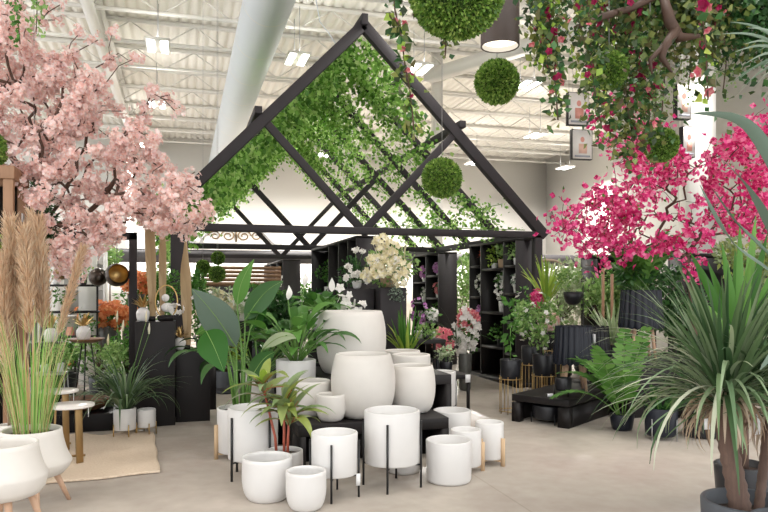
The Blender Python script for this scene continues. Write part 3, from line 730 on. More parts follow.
# small plants standing in the shelves / small stuff
def small_plant(loc, label, kind='foliage', leaf='mid_leaf', flower=None, pot=('ceramic_gloss', .055, .09), n=120, rad=(.1, .1, .1), fs=.03, nf=14, size=.05, name='potted_plant', group=None, spike=None, zc=None):
    t = thing(name, loc, label, 'potted plant', group)
    pm, pr, phh = pot
    pot_part(t, prof_cyl(pr, phh, pr*.85, .01), pm, soil=phh-.015, n=24, wall=.008, depth=.03)
    c = (0, 0, phh+(zc if zc is not None else rad[2]*.8))
    if spike: spiky(MB(), (0, 0, phh), spike[0], spike[1], spike[2], spike[3] if len(spike) > 3 else (.5, 1.5), (.2, 1.1), r0=pr*.4).build('leaves', leaf, t) if not False else None
    if n: bushy(MB(), c, rad, n, size).build('foliage', leaf, t)
    if n: MB().tube([(0, 0, phh-.02), (0, 0, c[2])], .005, 5).build('stem', 'stem', t)
    if flower:
        P, D = ballpts(c, tuple(r*1.05 for r in rad), nf); D = D*.6+np.array([-.3, -.6, .2]); bl(t, 'flowers', flower, P, fs, D, 5, .3)
    return t
SX = 4.62
sp = [
 ((SX, 9.13, 1.73), 'leafy green plant in a white pot, top cell of nearest shelf', dict(leaf='light_leaf', n=140, rad=(.1, .13, .12), pot=('ceramic_gloss', .05, .1))),
 ((SX, 9.13, 1.33), 'green and white plant in glazed pot, second cell of nearest shelf', dict(leaf='silver_leaf', n=90, rad=(.08, .09, .08), pot=('ceramic_gloss', .055, .12), flower='white_petal', nf=8)),
 ((SX, 9.60, 1.70), 'trailing light green plant in a tan basket on the widest shelf', dict(leaf='light_leaf', n=220, rad=(.12, .22, .15), pot=('basket', .07, .13))),
 ((SX, 9.88, 1.70), 'pale green trailing plant beside the tan basket', dict(leaf='lime_leaf', n=120, rad=(.1, .12, .14), pot=('ceramic_gloss', .05, .08))),
 ((SX, 9.62, 1.04), 'tall cream hydrangea arrangement in a white vase on the widest shelf', dict(leaf='mid_leaf', n=180, rad=(.12, .2, .24), pot=('ceramic_gloss', .05, .16), flower='white_petal', nf=60, fs=.035)),
 ((SX, 10.34, 1.76), 'dark bronze leaf bunch in a tall vase, far top cell of nearest shelf', dict(leaf='red_leaf', n=40, rad=(.05, .07, .08), pot=('lampmetal', .035, .14))),
 ((SX, 10.34, 1.27), 'white orchid drooping from the far column of the nearest shelf', dict(leaf='dark_leaf', n=30, rad=(.08, .12, .14), flower='white_petal', nf=22, fs=.045, pot=('ceramic_gloss', .04, .09))),
 ((SX, 10.34, .82), 'magenta orchid in the far column of the nearest shelf', dict(leaf='dark_leaf', n=30, rad=(.08, .13, .1), flower='purple', nf=22, fs=.045, pot=('ceramic_gloss', .04, .12))),
 ((SX, 9.13, .92), 'white flowering plant in a low cell of the nearest shelf', dict(leaf='mid_leaf', n=90, rad=(.1, .12, .12), flower='white_petal', nf=16, pot=('blackpot', .05, .08))),
 ((SX, 9.65, .52), 'fern in a dark pot in the lowest wide cell of nearest shelf', dict(leaf='mid_leaf', n=120, rad=(.12, .2, .12), pot=('blackpot', .06, .1))),
 ((SX, 12.35, 1.64), 'purple orchid in the top near cell of the further shelf', dict(leaf='dark_leaf', n=20, rad=(.06, .12, .08), flower='purple', nf=16, fs=.05, pot=('ceramic_gloss', .04, .08))),
 ((SX, 12.35, 1.22), 'pink orchid in the middle near cell of the further shelf', dict(leaf='dark_leaf', n=20, rad=(.06, .15, .1), flower='rosepink', nf=18, fs=.04, pot=('ceramic_gloss', .045, .1))),
 ((SX, 12.35, .77), 'small plant in tall white pot on the further shelf', dict(leaf='mid_leaf', n=50, rad=(.06, .1, .08), pot=('ceramic_gloss', .05, .18))),
 ((SX, 13.1, 1.52), 'magenta orchid in the far top cell of the further shelf', dict(leaf='dark_leaf', n=20, rad=(.06, .13, .12), flower='purple', nf=18, fs=.055, pot=('ceramic_gloss', .05, .1))),
 ((SX, 13.1, 1.12), 'white flower pot in the far middle cell of the further shelf', dict(leaf='dark_leaf', n=20, rad=(.06, .1, .08), flower='white_petal', nf=12, fs=.04, pot=('ceramic_gloss', .06, .14))),
 ((SX, 13.1, .62), 'lilac hydrangea in the far low cell of the further shelf', dict(leaf='mid_leaf', n=40, rad=(.08, .14, .12), flower='purple', nf=40, fs=.04, pot=('ceramic_gloss', .05, .1))),
 ((2.3, 11.3, 1.32), 'green plant trailing from the middle shelf row far cell', dict(leaf='mid_leaf', n=260, rad=(.16, .22, .3), pot=('ceramic_gloss', .06, .1), zc=.15)),
 ((2.3, 10.2, .92), 'fern standing in a middle shelf row cell', dict(leaf='mid_leaf', n=120, rad=(.12, .2, .2), pot=('ceramic_gloss', .06, .1))),
 ((2.34, 16.5, 1.22), 'white flower plant in the furthest shelf row', dict(leaf='mid_leaf', n=80, rad=(.12, .2, .2), flower='white_petal', nf=20, fs=.06, pot=('ceramic_gloss', .06, .1))),
 ((2.34, 17.6, 1.22), 'leafy plant in the furthest shelf row', dict(leaf='light_leaf', n=80, rad=(.12, .2, .2), pot=('ceramic_gloss', .06, .1))),
]
for loc, l, k in sp: small_plant(loc, l, **k)
# low black tables in the aisle
def table(x, y, w, d_, h, label, th=.05, name='display_table'):
    t = thing(name, (x, y, 0), label, 'table')
    MB().box(-w/2, w/2, -d_/2, d_/2, h-th, h).build('top', 'black', t, bevel=.003)
    for a in (-1, 1):
        for b in (-1, 1): MB().box(a*w/2-.03*(a > 0)-.0, a*w/2+.03*(a < 0), b*d_/2-.03*(b > 0), b*d_/2+.03*(b < 0), 0, h-th).build('leg', 'black', t)
    return t
q = at(426, 8.3, 0); TA = q; table(q.x, q.y, .36, .36, .80, 'small square black table under the purple orchid')
q = at(446, 8.2, 0); TB = q; table(q.x+.02, q.y-.1, .30, .42, .42, 'low black table with a white price card beside the tall vase')
c = MB().box(-.03, .03, -.002, .002, 0, .09).build('price_card', 'paper', loc=(q.x+.14, q.y-.325, .33)); tag(c, 'white price card fixed to the low black table edge', 'price card')
small_plant((TA.x-.08, TA.y+.05, .80), 'lilac orchid in a pot on the small square black table', leaf='dark_leaf', n=30, rad=(.09, .09, .14), flower='purple', nf=20, fs=.03, zc=.24)
small_plant((TA.x+.09, TA.y+.04, .80), 'white hydrangea in a small white pot on the square table', leaf='mid_leaf', n=60, rad=(.07, .07, .06), flower='white_petal', nf=40, fs=.03, zc=.2, pot=('ceramic_gloss', .04, .09))
small_plant((TA.x-.02, TA.y-.1, .80), 'green succulent bunch at the front of the square table', leaf='light_leaf', n=120, rad=(.12, .07, .07), zc=.04, pot=('blackpot', .05, .05))
small_plant((TB.x+.0, TB.y, .42), 'variegated green plant in a dark pot on the low table', leaf='var_leaf', n=160, rad=(.14, .12, .09), zc=.08, pot=('blackpot', .08, .12))
q = at(449, 9.2, 0); small_plant((q.x-.1, q.y, 0), 'pink lily bunch in a tall black pot behind the low table', leaf='dark_leaf', n=60, rad=(.14, .12, .12), flower='rosepink', nf=34, fs=.06, pot=('blackpot', .09, .62))
t = thing('flower_vase', at(465, 9.6, 0), 'tall galvanised vase of white and pink flowers on the shop floor', 'vase')
pot_part(t, prof_cyl(.095, .5, .08), 'galv', name='vase')
bushy(MB(), (0, 0, .8), (.15, .13, .3), 260, .06).build('foliage', 'mid_leaf', t)
P, D = ballpts((0, -.03, .82), (.17, .14, .32), 90); D = D*.5+np.array([-.2, -.7, .1]); bl(t, 'white_flowers', 'white_petal', P, .05, D)
P, D = ballpts((.02, -.03, .98), (.15, .12, .16), 34); D = D*.5+np.array([-.2, -.7, .1]); bl(t, 'pink_flowers', 'rosepink', P, .05, D)
m = MB(); spiky(m, (-.12, 0, .62), 16, .62, .007, (.7, 1.5), (.6, 1.5)); m.build('grass_blades', 'dark_leaf', t)
# tall greenery seen through the gap between the shelves
def shrub(loc, label, leaf, c, rad, n, size, pot=('blackpot', .16, .3), stemr=.02, name='potted_shrub', group=None, flower=None, nf=0, fs=.05):
    t = thing(name, loc, label, 'potted plant', group)
    pot_part(t, prof_cyl(pot[1], pot[2], pot[1]*.85), pot[0], soil=pot[2]-.03, n=28)
    b = MB()
    b.tube([(0, 0, pot[2]-.05), (c[0]*.5, c[1]*.5, c[2]*.6), tuple(c)], [stemr, stemr*.8, stemr*.4], 7)
    for i in range(9):
        v = Vector(rng.normal(size=3)).normalized(); b.tube([(c[0]*.3, c[1]*.3, c[2]-rad[2]*.6), (c[0]+v.x*rad[0]*.8, c[1]+v.y*rad[1]*.8, c[2]+v.z*rad[2]*.8)], [stemr*.5, .003], 5)
    b.build('stem', 'bark', t); bushy(MB(), c, rad, n, size, .25).build('foliage', leaf, t)
    if flower:
        P, D = ballpts(c, rad, nf); bl(t, 'flowers', flower, P, fs, D)
    return t
shrub((5.55, 13.7, 0), 'tall bright green bamboo-like shrub filling the gap between shelves', 'light_leaf', (0, 0, 1.35), (.55, .5, 1.0), 1800, .09, group=None)
shrub((3.3, 15.9, 0), 'light green shrub at the far end of the house aisle', 'light_leaf', (0, 0, 1.1), (.4, .4, .8), 900, .1)
shrub((3.9, 14.3, 0), 'mid green leafy shrub beside the further black shelf', 'mid_leaf', (0, 0, .9), (.3, .35, .7), 700, .09)
shrub((3.15, 11.2, 0), 'yellow green shrub in the aisle behind the cream arrangement', 'lime_leaf', (0, 0, .95), (.22, .25, .55), 600, .07, ('blackpot', .14, .3), flower='cream_petal', nf=14)
shrub((2.78, 9.4, 0), 'bushy green plant rising beside the snake plants', 'light_leaf', (0, 0, .8), (.17, .2, .5), 420, .07, ('blackpot', .12, .3))
# ---------------------------------------------------------------- blossom trees
def in_poly(x, y, poly):
    c = False; j = len(poly)-1
    for i in range(len(poly)):
        xi, yi = poly[i]; xj, yj = poly[j]
        if (yi > y) != (yj > y) and x < (xj-xi)*(y-yi)/(yj-yi)+xi: c = not c
        j = i
    return c
def grow(root_pts, targets, droop=.0):
    """join every branch tip to the nearest point of the tree grown so far"""
    nodes = [np.array(p, float) for p in root_pts]; par = [-1]+list(range(len(root_pts)-1))
    base = nodes[-1]
    targets = sorted(targets, key=lambda p: np.linalg.norm(np.array(p)-base))
    tips = []
    for T in targets:
        T = np.array(T, float); A = np.array(nodes)
        dist = np.linalg.norm(A-T, axis=1)+.25*np.linalg.norm(A-base, axis=1)
        dist[:max(1, len(root_pts)-3)] += 9
        k = int(np.argmin(dist)); seg = np.linalg.norm(T-nodes[k]); m = max(2, int(seg/.12)); prev = k; a = nodes[k]
        perp = rng.normal(size=3)*seg*.10+np.array([0, 0, seg*.10])
        for i in range(1, m+1):
            u = i/m; p = a*(1-u)+T*u+perp*math.sin(PI*u)
            if i < m: p = p+rng.normal(0, .012, 3)
            nodes.append(p); par.append(prev); prev = len(nodes)-1
        tips.append(prev)
    w = np.zeros(len(nodes))
    for t in tips: w[t] += 1
    for i in range(len(nodes)-1, 0, -1): w[par[i]] += w[i]
    return nodes, par, w, tips
def branch_mesh(nodes, par, w, r0, p=.5, rmin=.004):
    ch = [[] for _ in nodes]
    for i, q in enumerate(par):
        if q >= 0: ch[q].append(i)
    rad = np.maximum(rmin, r0*(w/max(w))**p); mb = MB(); used = set()
    for i in range(len(nodes)):
        for c in ch[i]:
            if c in used: continue
            if i != 0 and c != max(ch[i], key=lambda k: w[k]): pass
            elif i != 0: continue
            path = [i, c]; used.add(c); 
            while ch[path[-1]]:
                nx = max(ch[path[-1]], key=lambda k: w[k]); path.append(nx); used.add(nx)
            rr = [min(rad[path[1]], rad[k]) for k in path]; mb.tube([tuple(nodes[k]) for k in path], rr, 7 if rr[0] > .012 else 4, cap=rr[0] > .012)
    return mb
def px_targets(poly, n, zr, sk=1.):
    xs = [p[0] for p in poly]; ys_ = [p[1] for p in poly]; out = []
    while len(out) < n:
        x, y = random.uniform(min(xs), max(xs)), random.uniform(min(ys_), max(ys_))
        if in_poly(x, y, poly): z = zr(x, y); out.append(tuple(V3(x, y, z)))
    return out
cherry_loc = Vector((-1.62, 6.9, 0))
t = thing('cherry_blossom_tree', cherry_loc, 'large pale pink cherry blossom tree spreading above the wooden rack', 'tree')
pot_part(t, prof_cyl(.26, .42, .22), 'greypot', soil=.38)
poly = [(-70, -30), (10, 0), (28, 22), (48, 30), (64, 40), (80, 60), (104, 82), (122, 110), (140, 122), (156, 134), (160, 150), (166, 166), (184, 176), (196, 186), (206, 202), (202, 226), (180, 238), (160, 236), (138, 226), (118, 238), (100, 250), (86, 270), (72, 284), (58, 270), (40, 238), (20, 190), (-20, 170), (-70, 150)]
tg = px_targets(poly, 560, lambda x, y: 6.2+random.uniform(-.95, .85))
tg += [tuple(V3(x, y, 6.0+random.uniform(-.3, .3))) for x, y in ((98, 40), (112, 34), (136, 58), (128, 60), (110, 60), (80, 33), (170, 95), (180, 108), (152, 93), (20, 4), (55, 20), (208, 215), (195, 172), (176, 112), (60, 5), (44, -2), (28, -15))]
tg = [tuple(np.array(p)-np.array(cherry_loc)) for p in tg]
trunk = [(0, 0, .3), (.02, 0, .8), (.0, .03, 1.3), (.05, 0, 1.75), (.1, .0, 2.1)]
nodes, par, w, tips = grow(trunk, tg)
branch_mesh(nodes, par, w, .055, .42, .004).build('branches', 'bark', t, smooth=True)
N = np.array(nodes); cl = []
for tp in tips:
    k = tp; d = 0; j = 0
    while k > len(trunk)+4 and d < .5:
        if j % 2 == 0 and w[k] < 14: cl.append(N[k]+rng.normal(0, .012, 3))
        d += np.linalg.norm(N[k]-N[par[k]]); k = par[k]; j += 1
cl = np.array(cl); fp, fn = [], []
for c in cl:
    n = rng.integers(14, 28); D = rng.normal(size=(n, 3)); D /= np.linalg.norm(D, axis=1)[:, None]
    fp.append(c+D*rng.uniform(.02, .075, (n, 1))); fn.append(D+rng.normal(0, .5, (n, 3)))
print('cherry clusters', len(cl))
fp, fn = np.concatenate(fp), np.concatenate(fn)
bl(t, 'blossoms', 'pink', fp, rng.uniform(.017, .029, len(fp)), fn, 5, .35, .95)
i = rng.random(len(fp)) < .25; MB().cards(fp[i], .014, fn[i], .6).build('blossom_hearts', 'pinkheart', t)
# magenta tree
mag = Vector((5.45, 6.75, 0)); mg = at(694, 7.6, 0)
t = thing('bougainvillea_tree', mg, 'magenta flowering tree spreading in front of the white column', 'tree')
pot_part(t, prof_cyl(.24, .4, .2), 'blackpot', soil=.36)
poly = [(545, 212), (552, 198), (572, 190), (590, 188), (603, 172), (606, 148), (590, 120), (596, 100), (612, 130), (622, 150), (640, 112), (650, 90), (668, 110), (676, 150), (696, 148), (706, 132), (724, 148), (738, 118), (752, 112), (790, 100), (800, 250), (768, 238), (742, 224), (722, 240), (700, 262), (688, 272), (672, 250), (640, 258), (622, 262), (604, 242), (590, 252), (578, 258), (560, 240), (548, 232)]
tg = px_targets(poly, 330, lambda x, y: 7.4+random.uniform(-.8, .7))
tg += [tuple(V3(x, y, 7.2)) for x, y in ((603, 265), (603, 258), (688, 290), (690, 280), (585, 265), (746, 135), (760, 118), (593, 92), (597, 135), (612, 102))]
tg = [tuple(np.array(p)-np.array(mg)) for p in tg]
trunk = [(0, 0, .3), (.02, 0, .8), (.0, .03, 1.2), (-.05, 0, 1.5), (-.1, .0, 1.75)]
nodes, par, w, tips = grow(trunk, tg)
branch_mesh(nodes, par, w, .030, .42, .003).build('branches', 'bark', t, smooth=True)
N = np.array(nodes); cl = []
for tp in tips:
    k = tp; d = 0; j = 0
    while k > len(trunk)+4 and d < .6:
        if w[k] < 18: cl.append(N[k]+rng.normal(0, .03, 3)-np.array([0, 0, .02]))
        d += np.linalg.norm(N[k]-N[par[k]]); k = par[k]; j += 1
cl = np.array(cl); fp = np.repeat(cl, 2, 0)+rng.normal(0, .05, (len(cl)*2, 3)); fn = rng.normal(size=fp.shape)
print('magenta', len(fp))
bl(t, 'blossoms', 'magenta', fp, rng.uniform(.026, .044, len(fp)), fn, 4, .6, 1.0)
i = rng.random(len(fp)) < .05; MB().cards(fp[i], .05, None, .6).build('leaves', 'mid_leaf', t)

# ---------------------------------------------------------------- hanging topiary balls, lamp, garlands
def topiary(c, r, label, n, size, cord=True, dark=False):
    t = thing('topiary_ball', c, label, 'topiary ball')
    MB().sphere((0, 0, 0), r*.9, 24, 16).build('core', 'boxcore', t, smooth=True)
    D = rng.normal(size=(n, 3)); D /= np.linalg.norm(D, axis=1)[:, None]
    P = D*r*rng.uniform(.86, .96, n)[:, None]
    MB().cards(P, rng.uniform(size*.6, size*1.2, n), D+rng.normal(size=(n, 3))*.5, .65).build('leaves', 'box', t)
    if cord: MB().tube([(0, 0, r*.9), (0, 0, CEIL-.4-c.z)], .0025, 5).build('cord', 'wire', t)
    return t
topiary(V3(457, -10, 3.0), .205, 'largest boxwood ball hanging at the top edge over the brown lamp', 15000, .020)
topiary(V3(497, 82, 4.5), .138, 'round boxwood ball hanging just below the brown cylinder lamp', 6500, .022)
topiary(V3(442, 178, 5.2), .142, 'round boxwood ball hanging in front of the gable brace', 5500, .024)
topiary(V3(661, 145, 4.5), .105, 'small boxwood ball hanging against the magenta blossoms', 4200, .02)
topiary(V3(609, 70, 3.7), .095, 'small dark boxwood ball tucked among the hanging flower garlands', 3500, .02)
c = V3(500, 47, 3.7); t = thing('cylinder_lamp', c, 'brown metal cylinder pendant lamp with a glowing round end', 'pendant lamp')
b = MB().lathe([(.094, .004), (.1, 0), (.102, .003), (.102, .56), (.001, .56)], 48); b.build('shade', 'lampmetal', t, smooth=False)
MB().lathe([(.094, .004), (.092, .04)], 48).build('shade_lining', 'ceramic', t)
MB().lathe([(.001, .03), (.093, .03)], 48).build('diffuser', 'bulb', t)
MB().tube([(0, 0, .56), (0, 0, CEIL-.4-c.z)], .008, 6).build('rod', 'lampmetal', t)
pl = bpy.data.lights.new('pendant_lamp', 'AREA'); pl.shape = 'DISK'; pl.size = .16; pl.energy = 2; pl.color = (1, .85, .65)
po = bpy.data.objects.new('pendant_lamp', pl); COL.objects.link(po); po.location = c+Vector((0, 0, .002))

# driftwood trellis with garlands
dw = thing('driftwood_branch', V3(650, 30, 3.75), 'gnarled reddish driftwood branch hanging among green garlands at the top', 'driftwood')
def rel(o, *q): return [tuple(Vector(V3(*p))-o.location) for p in q]
MB().tube(rel(dw, (575, 28, 3.55), (605, 16, 3.65), (632, 8, 3.75), (656, -4, 3.75), (700, -30, 3.85)), [.01, .02, .018, .02, .03], 10).build('bough', 'drift', dw, smooth=True)
MB().tube(rel(dw, (662, -8, 3.75), (670, 22, 3.70), (680, 38, 3.70), (700, 36, 3.65)), [.022, .032, .028, .01], 10).tube(rel(dw, (676, 30, 3.70), (664, 48, 3.65), (662, 58, 3.65), (672, 72, 3.60)), [.03, .022, .018, .006], 10).tube(rel(dw, (664, 46, 3.65), (650, 60, 3.65), (652, 74, 3.63)), [.016, .012, .005], 8).build('knot', 'drift', dw, smooth=True)
MB().tube([(0, 0, .1), (0, .0, CEIL-.4-dw.location.z)], .003, 5).build('cord', 'wire', dw)
def garland(top, pts, nl, size, spread, mats, flw, label, name='flower_garland', gr=None, D=None):
    o = Vector(V3(*top)); t = thing(name, o, label, 'garland', gr)
    path = [Vector((0, 0, 0))]+[Vector(V3(*p))-o for p in pts]
    MB().tube([tuple(p) for p in path], .004, 5).build('vine', 'bark', t)
    MB().tube([(0, 0, 0), (0, 0, CEIL-.4-o.z)], .002, 4).build('cord', 'wire', t)
    for k, (mt, share) in enumerate(mats):
        n = int(nl*share); P = strand(path, n, size, spread)
        DD = rng.normal(size=(n, 3))*.8+np.array([0, -.2, -.5])
        MB().cards(P, rng.uniform(size*.55, size*1.15, n), DD, .78, .3, .1).build('leaves', mt, t)
    for (mt, n, fs) in flw:
        fs *= .72
        P = strand(path, n, fs, spread*.9)+np.array([0, -.02, 0]); bl(t, 'flowers', mt, P, rng.uniform(fs*.7, fs*1.1, n), rng.normal(size=(n, 3))*.7+np.array([-.1, -.7, -.2]), 5, .45, .85)
    return t
G1 = [('garland_leaf', .5), ('dark_leaf', .3), ('lime_leaf', .12)]
garland((392, -20, 3.1), [(395, 10, 3.1), (402, 40, 3.1), (405, 65, 3.1), (410, 90, 3.1), (414, 130, 3.1)], 150, .05, .028, G1, [('rosepink', 7, .026), ('wine', 4, .024)], 'thin vine with pink blooms hanging beside the biggest boxwood ball')
garland((440, -20, 3.3), [(442, 20, 3.3), (446, 44, 3.3), (445, 58, 3.3)], 50, .035, .018, G1, [('wine', 3, .03), ('rosepink', 2, .025)], 'short sprig with one red bloom below the biggest boxwood ball')
garland((541, -20, 3.3), [(541, 10, 3.3), (544, 40, 3.3), (546, 62, 3.3)], 420, .045, .045, G1, [('wine', 10, .035), ('rosepink', 5, .028)], 'flowering vine hanging beside the brown cylinder lamp')
garland((552, -20, 3.35), [(554, 30, 3.35), (555, 80, 3.35), (558, 120, 3.35)], 200, .045, .028, G1, [('wine', 5, .035), ('rosepink', 6, .028)], 'longest slim vine of pink blooms past the brown cylinder lamp')
garland((586, -20, 3.5), [(590, 30, 3.5), (592, 70, 3.5), (596, 100, 3.5), (602, 128, 3.5)], 420, .045, .045, G1, [('wine', 14, .03), ('rosepink', 4, .03)], 'leafy garland with wine blooms overlapping the hanging posters')
garland((600, -20, 3.8), [(612, 30, 3.8), (622, 70, 3.8), (630, 120, 3.8), (634, 150, 3.8)], 900, .05, .085, [('dark_leaf', .35), ('garland_leaf', .5), ('garland_leaf', .3)], [('wine', 26, .04), ('rosepink', 5, .03)], 'thick dark green garland with wine flowers reaching to the magenta tree')
garland((632, -20, 3.9), [(640, 30, 3.9), (645, 80, 3.9), (640, 110, 3.9)], 520, .05, .08, [('dark_leaf', .3), ('garland_leaf', .5), ('light_leaf', .3)], [('wine', 22, .04)], 'dense garland hanging just before the driftwood knot')
garland((700, -20, 3.4), [(703, 20, 3.4), (706, 50, 3.4), (708, 100, 3.4)], 70, .055, .028, G1, [('rosepink', 4, .045), ('wine', 2, .05)], 'slim vine with large pink rose blooms in front of the white column')
garland((690, -30, 3.9), [(694, 0, 3.9), (700, 30, 3.9), (697, 50, 3.9)], 1000, .05, .11, [('garland_leaf', .5), ('garland_leaf', .5)], [('rosepink', 12, .022), ('wine', 6, .03)], 'bushy rust and green garland above the pink rose vine')
garland((590, -34, 4.2), [(630, -10, 4.2), (680, -8, 4.2), (730, -4, 4.2), (790, 10, 4.2)], 5200, .05, .17, [('dark_leaf', .45), ('garland_leaf', .4), ('garland_leaf', .25)], [('wine', 22, .04)], 'deep canopy of mixed garlands along the top edge')
garland((735, -30, 4.0), [(745, 10, 4.0), (758, 22, 4.0), (780, 30, 4.0)], 1500, .05, .12, [('dark_leaf', .5), ('dark_leaf', .6)], [], 'dark leafy garland at the upper corner near thin spiky leaves')
for (px, y0, y1, z, l) in ((664, 30, 112, 4.1, 'pale lacy vine hanging before the framed poster by the column'), (690, 40, 90, 4.2, 'pale green lacy vine against the white column'), (725, 40, 92, 4.3, 'wispy light green vine hanging beyond the white column'), (655, 90, 125, 4.2, 'short wispy vine beside the small boxwood ball'), (592, 10, 50, 4.3, 'pale wisp of vine above the first hanging poster'), (545, 20, 70, 4.5, 'pale thin vine behind the flowering vine by the lamp')):
    garland((px, y0-40, z), [(px+1, (y0+y1)/2, z), (px-2, y1, z)], 230, .022, .045, [('light_leaf', 1.)], [], l, name='hanging_vine')
garland((12, -20, 5.0), [(18, 20, 5.0), (20, 44, 5.0)], 60, .05, .03, [('mid_leaf', 1.)], [], 'light green sprig hanging above the pink blossom, outer one', name='hanging_vine')
garland((36, -20, 5.0), [(37, 10, 5.0), (36, 34, 5.0)], 60, .05, .03, [('light_leaf', 1.)], [], 'light green sprig hanging above the pink blossom, inner one', name='hanging_vine')

# hanging posters
def poster(px0, px1, y0, y1, z, label, kind):
    c = V3((px0+px1)/2, (y0+y1)/2, z); w = (px1-px0)*z/F; h = (y1-y0)*z/F
    t = thing('hanging_poster', (c.x, c.y, c.z), label, 'poster', rot=-TH*.3)
    MB().box(-w/2, w/2, -.05, .05, -h/2, h/2).build('frame', 'black', t, bevel=.005)
    MB().box(-w/2+.014, w/2-.014, -.056, -.049, -h/2+.014, h/2-.014).build('print', 'screen', t)
    b = MB().sphere((0, -.058, h*.16), h*.09, 16, 10, (.8, .04, 1)); b.v[-1][:, 1] = b.v[-1][:, 1]*0.04-.058
    b.lathe([(.001, 0), (w*.2, .0)], 20) if False else None
    b.build('printed_head', 'pinkink', t)
    MB().box(-w*.18, w*.22, -.0605, -.0585, -h*.30, h*.02).build('printed_shape', 'orangeink' if kind else 'pinkink', t)
    MB().box(-w*.38, w*.38, -.0605, -.0585, -h*.42, -h*.36).build('printed_band', 'greyink', t)
    MB().tube([(-w*.4, 0, h/2), (-w*.4, 0, CEIL-.4-c.z)], .004, 4).build('suspension_cable', 'wire', t); MB().tube([(w*.4, 0, h/2), (w*.4, 0, CEIL-.4-c.z)], .004, 4).build('suspension_cable', 'wire', t)
poster(566, 589, 93, 126, 13.0, 'pale pink framed poster hanging higher of the pair by the garland', 0)
poster(570, 592, 130, 160, 13.2, 'pale pink framed poster hanging directly below its twin', 1)
poster(674, 690, 85, 120, 11.0, 'white framed poster hanging beside the white column', 1)
poster(680, 694, 127, 158, 11.2, 'grey framed poster half hidden by magenta blossoms at the column', 0)
# gilded scroll ornament on the back wall
o = thing('scroll_ornament', V3(236, 236, 25.5), 'bronze and silver scrollwork ornament mounted high on the white back wall', 'wall ornament'); o.location.y = YB-.06
b = MB()
for sx in (-1, 1):
    for (cx, r, tn) in ((.28, .26, 1.6), (.75, .22, 1.4)):
        pts = []
        for i in range(34):
            a = i/33*tn*2*PI; rr = r*(1-.75*i/33); pts.append((sx*(cx+rr*math.cos(a)), 0, rr*math.sin(a)*.8))
        b.tube(pts, .022, 6)
b.tube([(0, 0, -.22), (0, 0, .42)], .03, 6)
b.build('scrolls', 'brass_dark', o)
b = MB()
for sx in (-1, 1):
    pts = [(sx*(.55+1.1*u), 0, .25-.5*u+.12*math.sin(u*6)) for u in np.linspace(0, 1, 14)]; b.tube(pts, .05, 8)
b.tube([(-1.2, 0, -.30), (1.2, 0, -.30)], .03, 6); b.build('side_arms', 'wire', o)
tag(MB().sphere((0, 0, 0), .26, 20, 14).build('wall_lamp_globe', 'wire', loc=V3(195, 241, 24.5)), 'small grey globe on the back wall beside the scroll ornament', 'globe')

# ---------------------------------------------------------------- left side
def flask(rr, rw, h0, hw, h1):    # drum neck above a wider shoulder, rounded base
    out = [(.001, h0), (rw*.62, h0+.003), (rw*.82, h0+.02), (rw*.94, h0+.055), (rw, hw-.01), (rw, hw+.006)]
    for i in range(1, 7):
        u = i/6; out.append((rr+(rw-rr)*(1-u)**1.6*.86, hw+.006+(h1-hw-.006)*u-(.003 if i == 6 else 0)))
    return out
def flask_planter(x, y, rr, rw, h0, hw, h1, label, soil=None):
    t = thing('footed_planter', (x, y, 0), label, 'planter')
    pot_part(t, flask(rr, rw, h0, hw, h1), 'ceramic_warm', soil=soil, n=56, depth=.13 if soil is None else h1-soil+.03)
    for k in range(4):
        a = .35+k*PI/2; MB().tube([(rw*.55*math.cos(a), rw*.55*math.sin(a), h0+.03), (rw*.95*math.cos(a), rw*.95*math.sin(a), 0)], [.022, .012], 12).build('leg', 'pinkwood', t, smooth=True)
    return t
flask_planter(-.95, 4.33, .172, .222, .235, .36, .54, 'warm white shouldered planter on blond wooden legs, nearest in the corner')
gp = flask_planter(-.93, 4.95, .182, .24, .19, .285, .495, 'white shouldered planter of tall green and tan grass beside the marble tables', soil=.46)
m = MB(); spiky(m, (0, 0, .45), 170, .72, .0034, (1.3, 1.56), (.0, .35), r0=.10, fold=.2, lv=.4); 
for i in range(60):
    a = random.uniform(0, 2*PI); 
m.build('grass_blades', 'grass', gp)
# dried pampas
pv = thing('pampas_vase', (-1.16, 5.42, 0), 'tall feathery tan pampas plumes in a vase behind the green grass', 'vase')
pot_part(pv, prof_bowl(.1, .45, .6, .7), 'ceramic_warm', name='vase')
def plume(root, tip, base_, ln, w, n):
    tip = Vector(L_(root, tip)); bs = Vector(L_(root, base_)); sm = MB().tube([(0, 0, .35), bs*1., bs.lerp(tip, .5), tip], [.005, .005, .004, .002], 5)
    o = sm.build('plume_stem', 'dead_leaf', root)
    u = rng.random(n); ctr = np.array([tuple(bs.lerp(tip, a)) for a in u]); ax = np.array(tuple((tip-bs).normalized()))
    spread = w*np.sin(PI*np.clip(u*.9+.08, 0, 1))**.7
    R = rng.normal(size=(n, 3)); R -= ax*(R@ax)[:, None]; R /= np.linalg.norm(R, axis=1)[:, None]
    P = ctr+R*(spread*rng.random(n)*.5)[:, None]
    MB().cards(P, rng.uniform(.06, .13, n)*(w/.05), ax*1.5+R*.55+rng.normal(size=(n, 3))*.12+np.array([0, 0, -.2]), .05, .0, .15).build('plume', 'plume', o)
for (a, b, w_, n) in (((10, 225, 5.0), (16, 325, 5.0), .075, 1900), ((24, 232, 4.9), (30, 335, 4.9), .07, 1700), ((38, 224, 5.1), (44, 330, 5.0), .075, 1900), ((2, 260, 4.9), (6, 370, 4.9), .07, 1500), ((82, 250, 5.0), (58, 335, 5.0), .048, 1200), ((30, 214, 5.2), (36, 300, 5.2), .05, 900)):
    plume(pv, V3(*a), V3(*b), .6, w_*.72, int(n*.8))
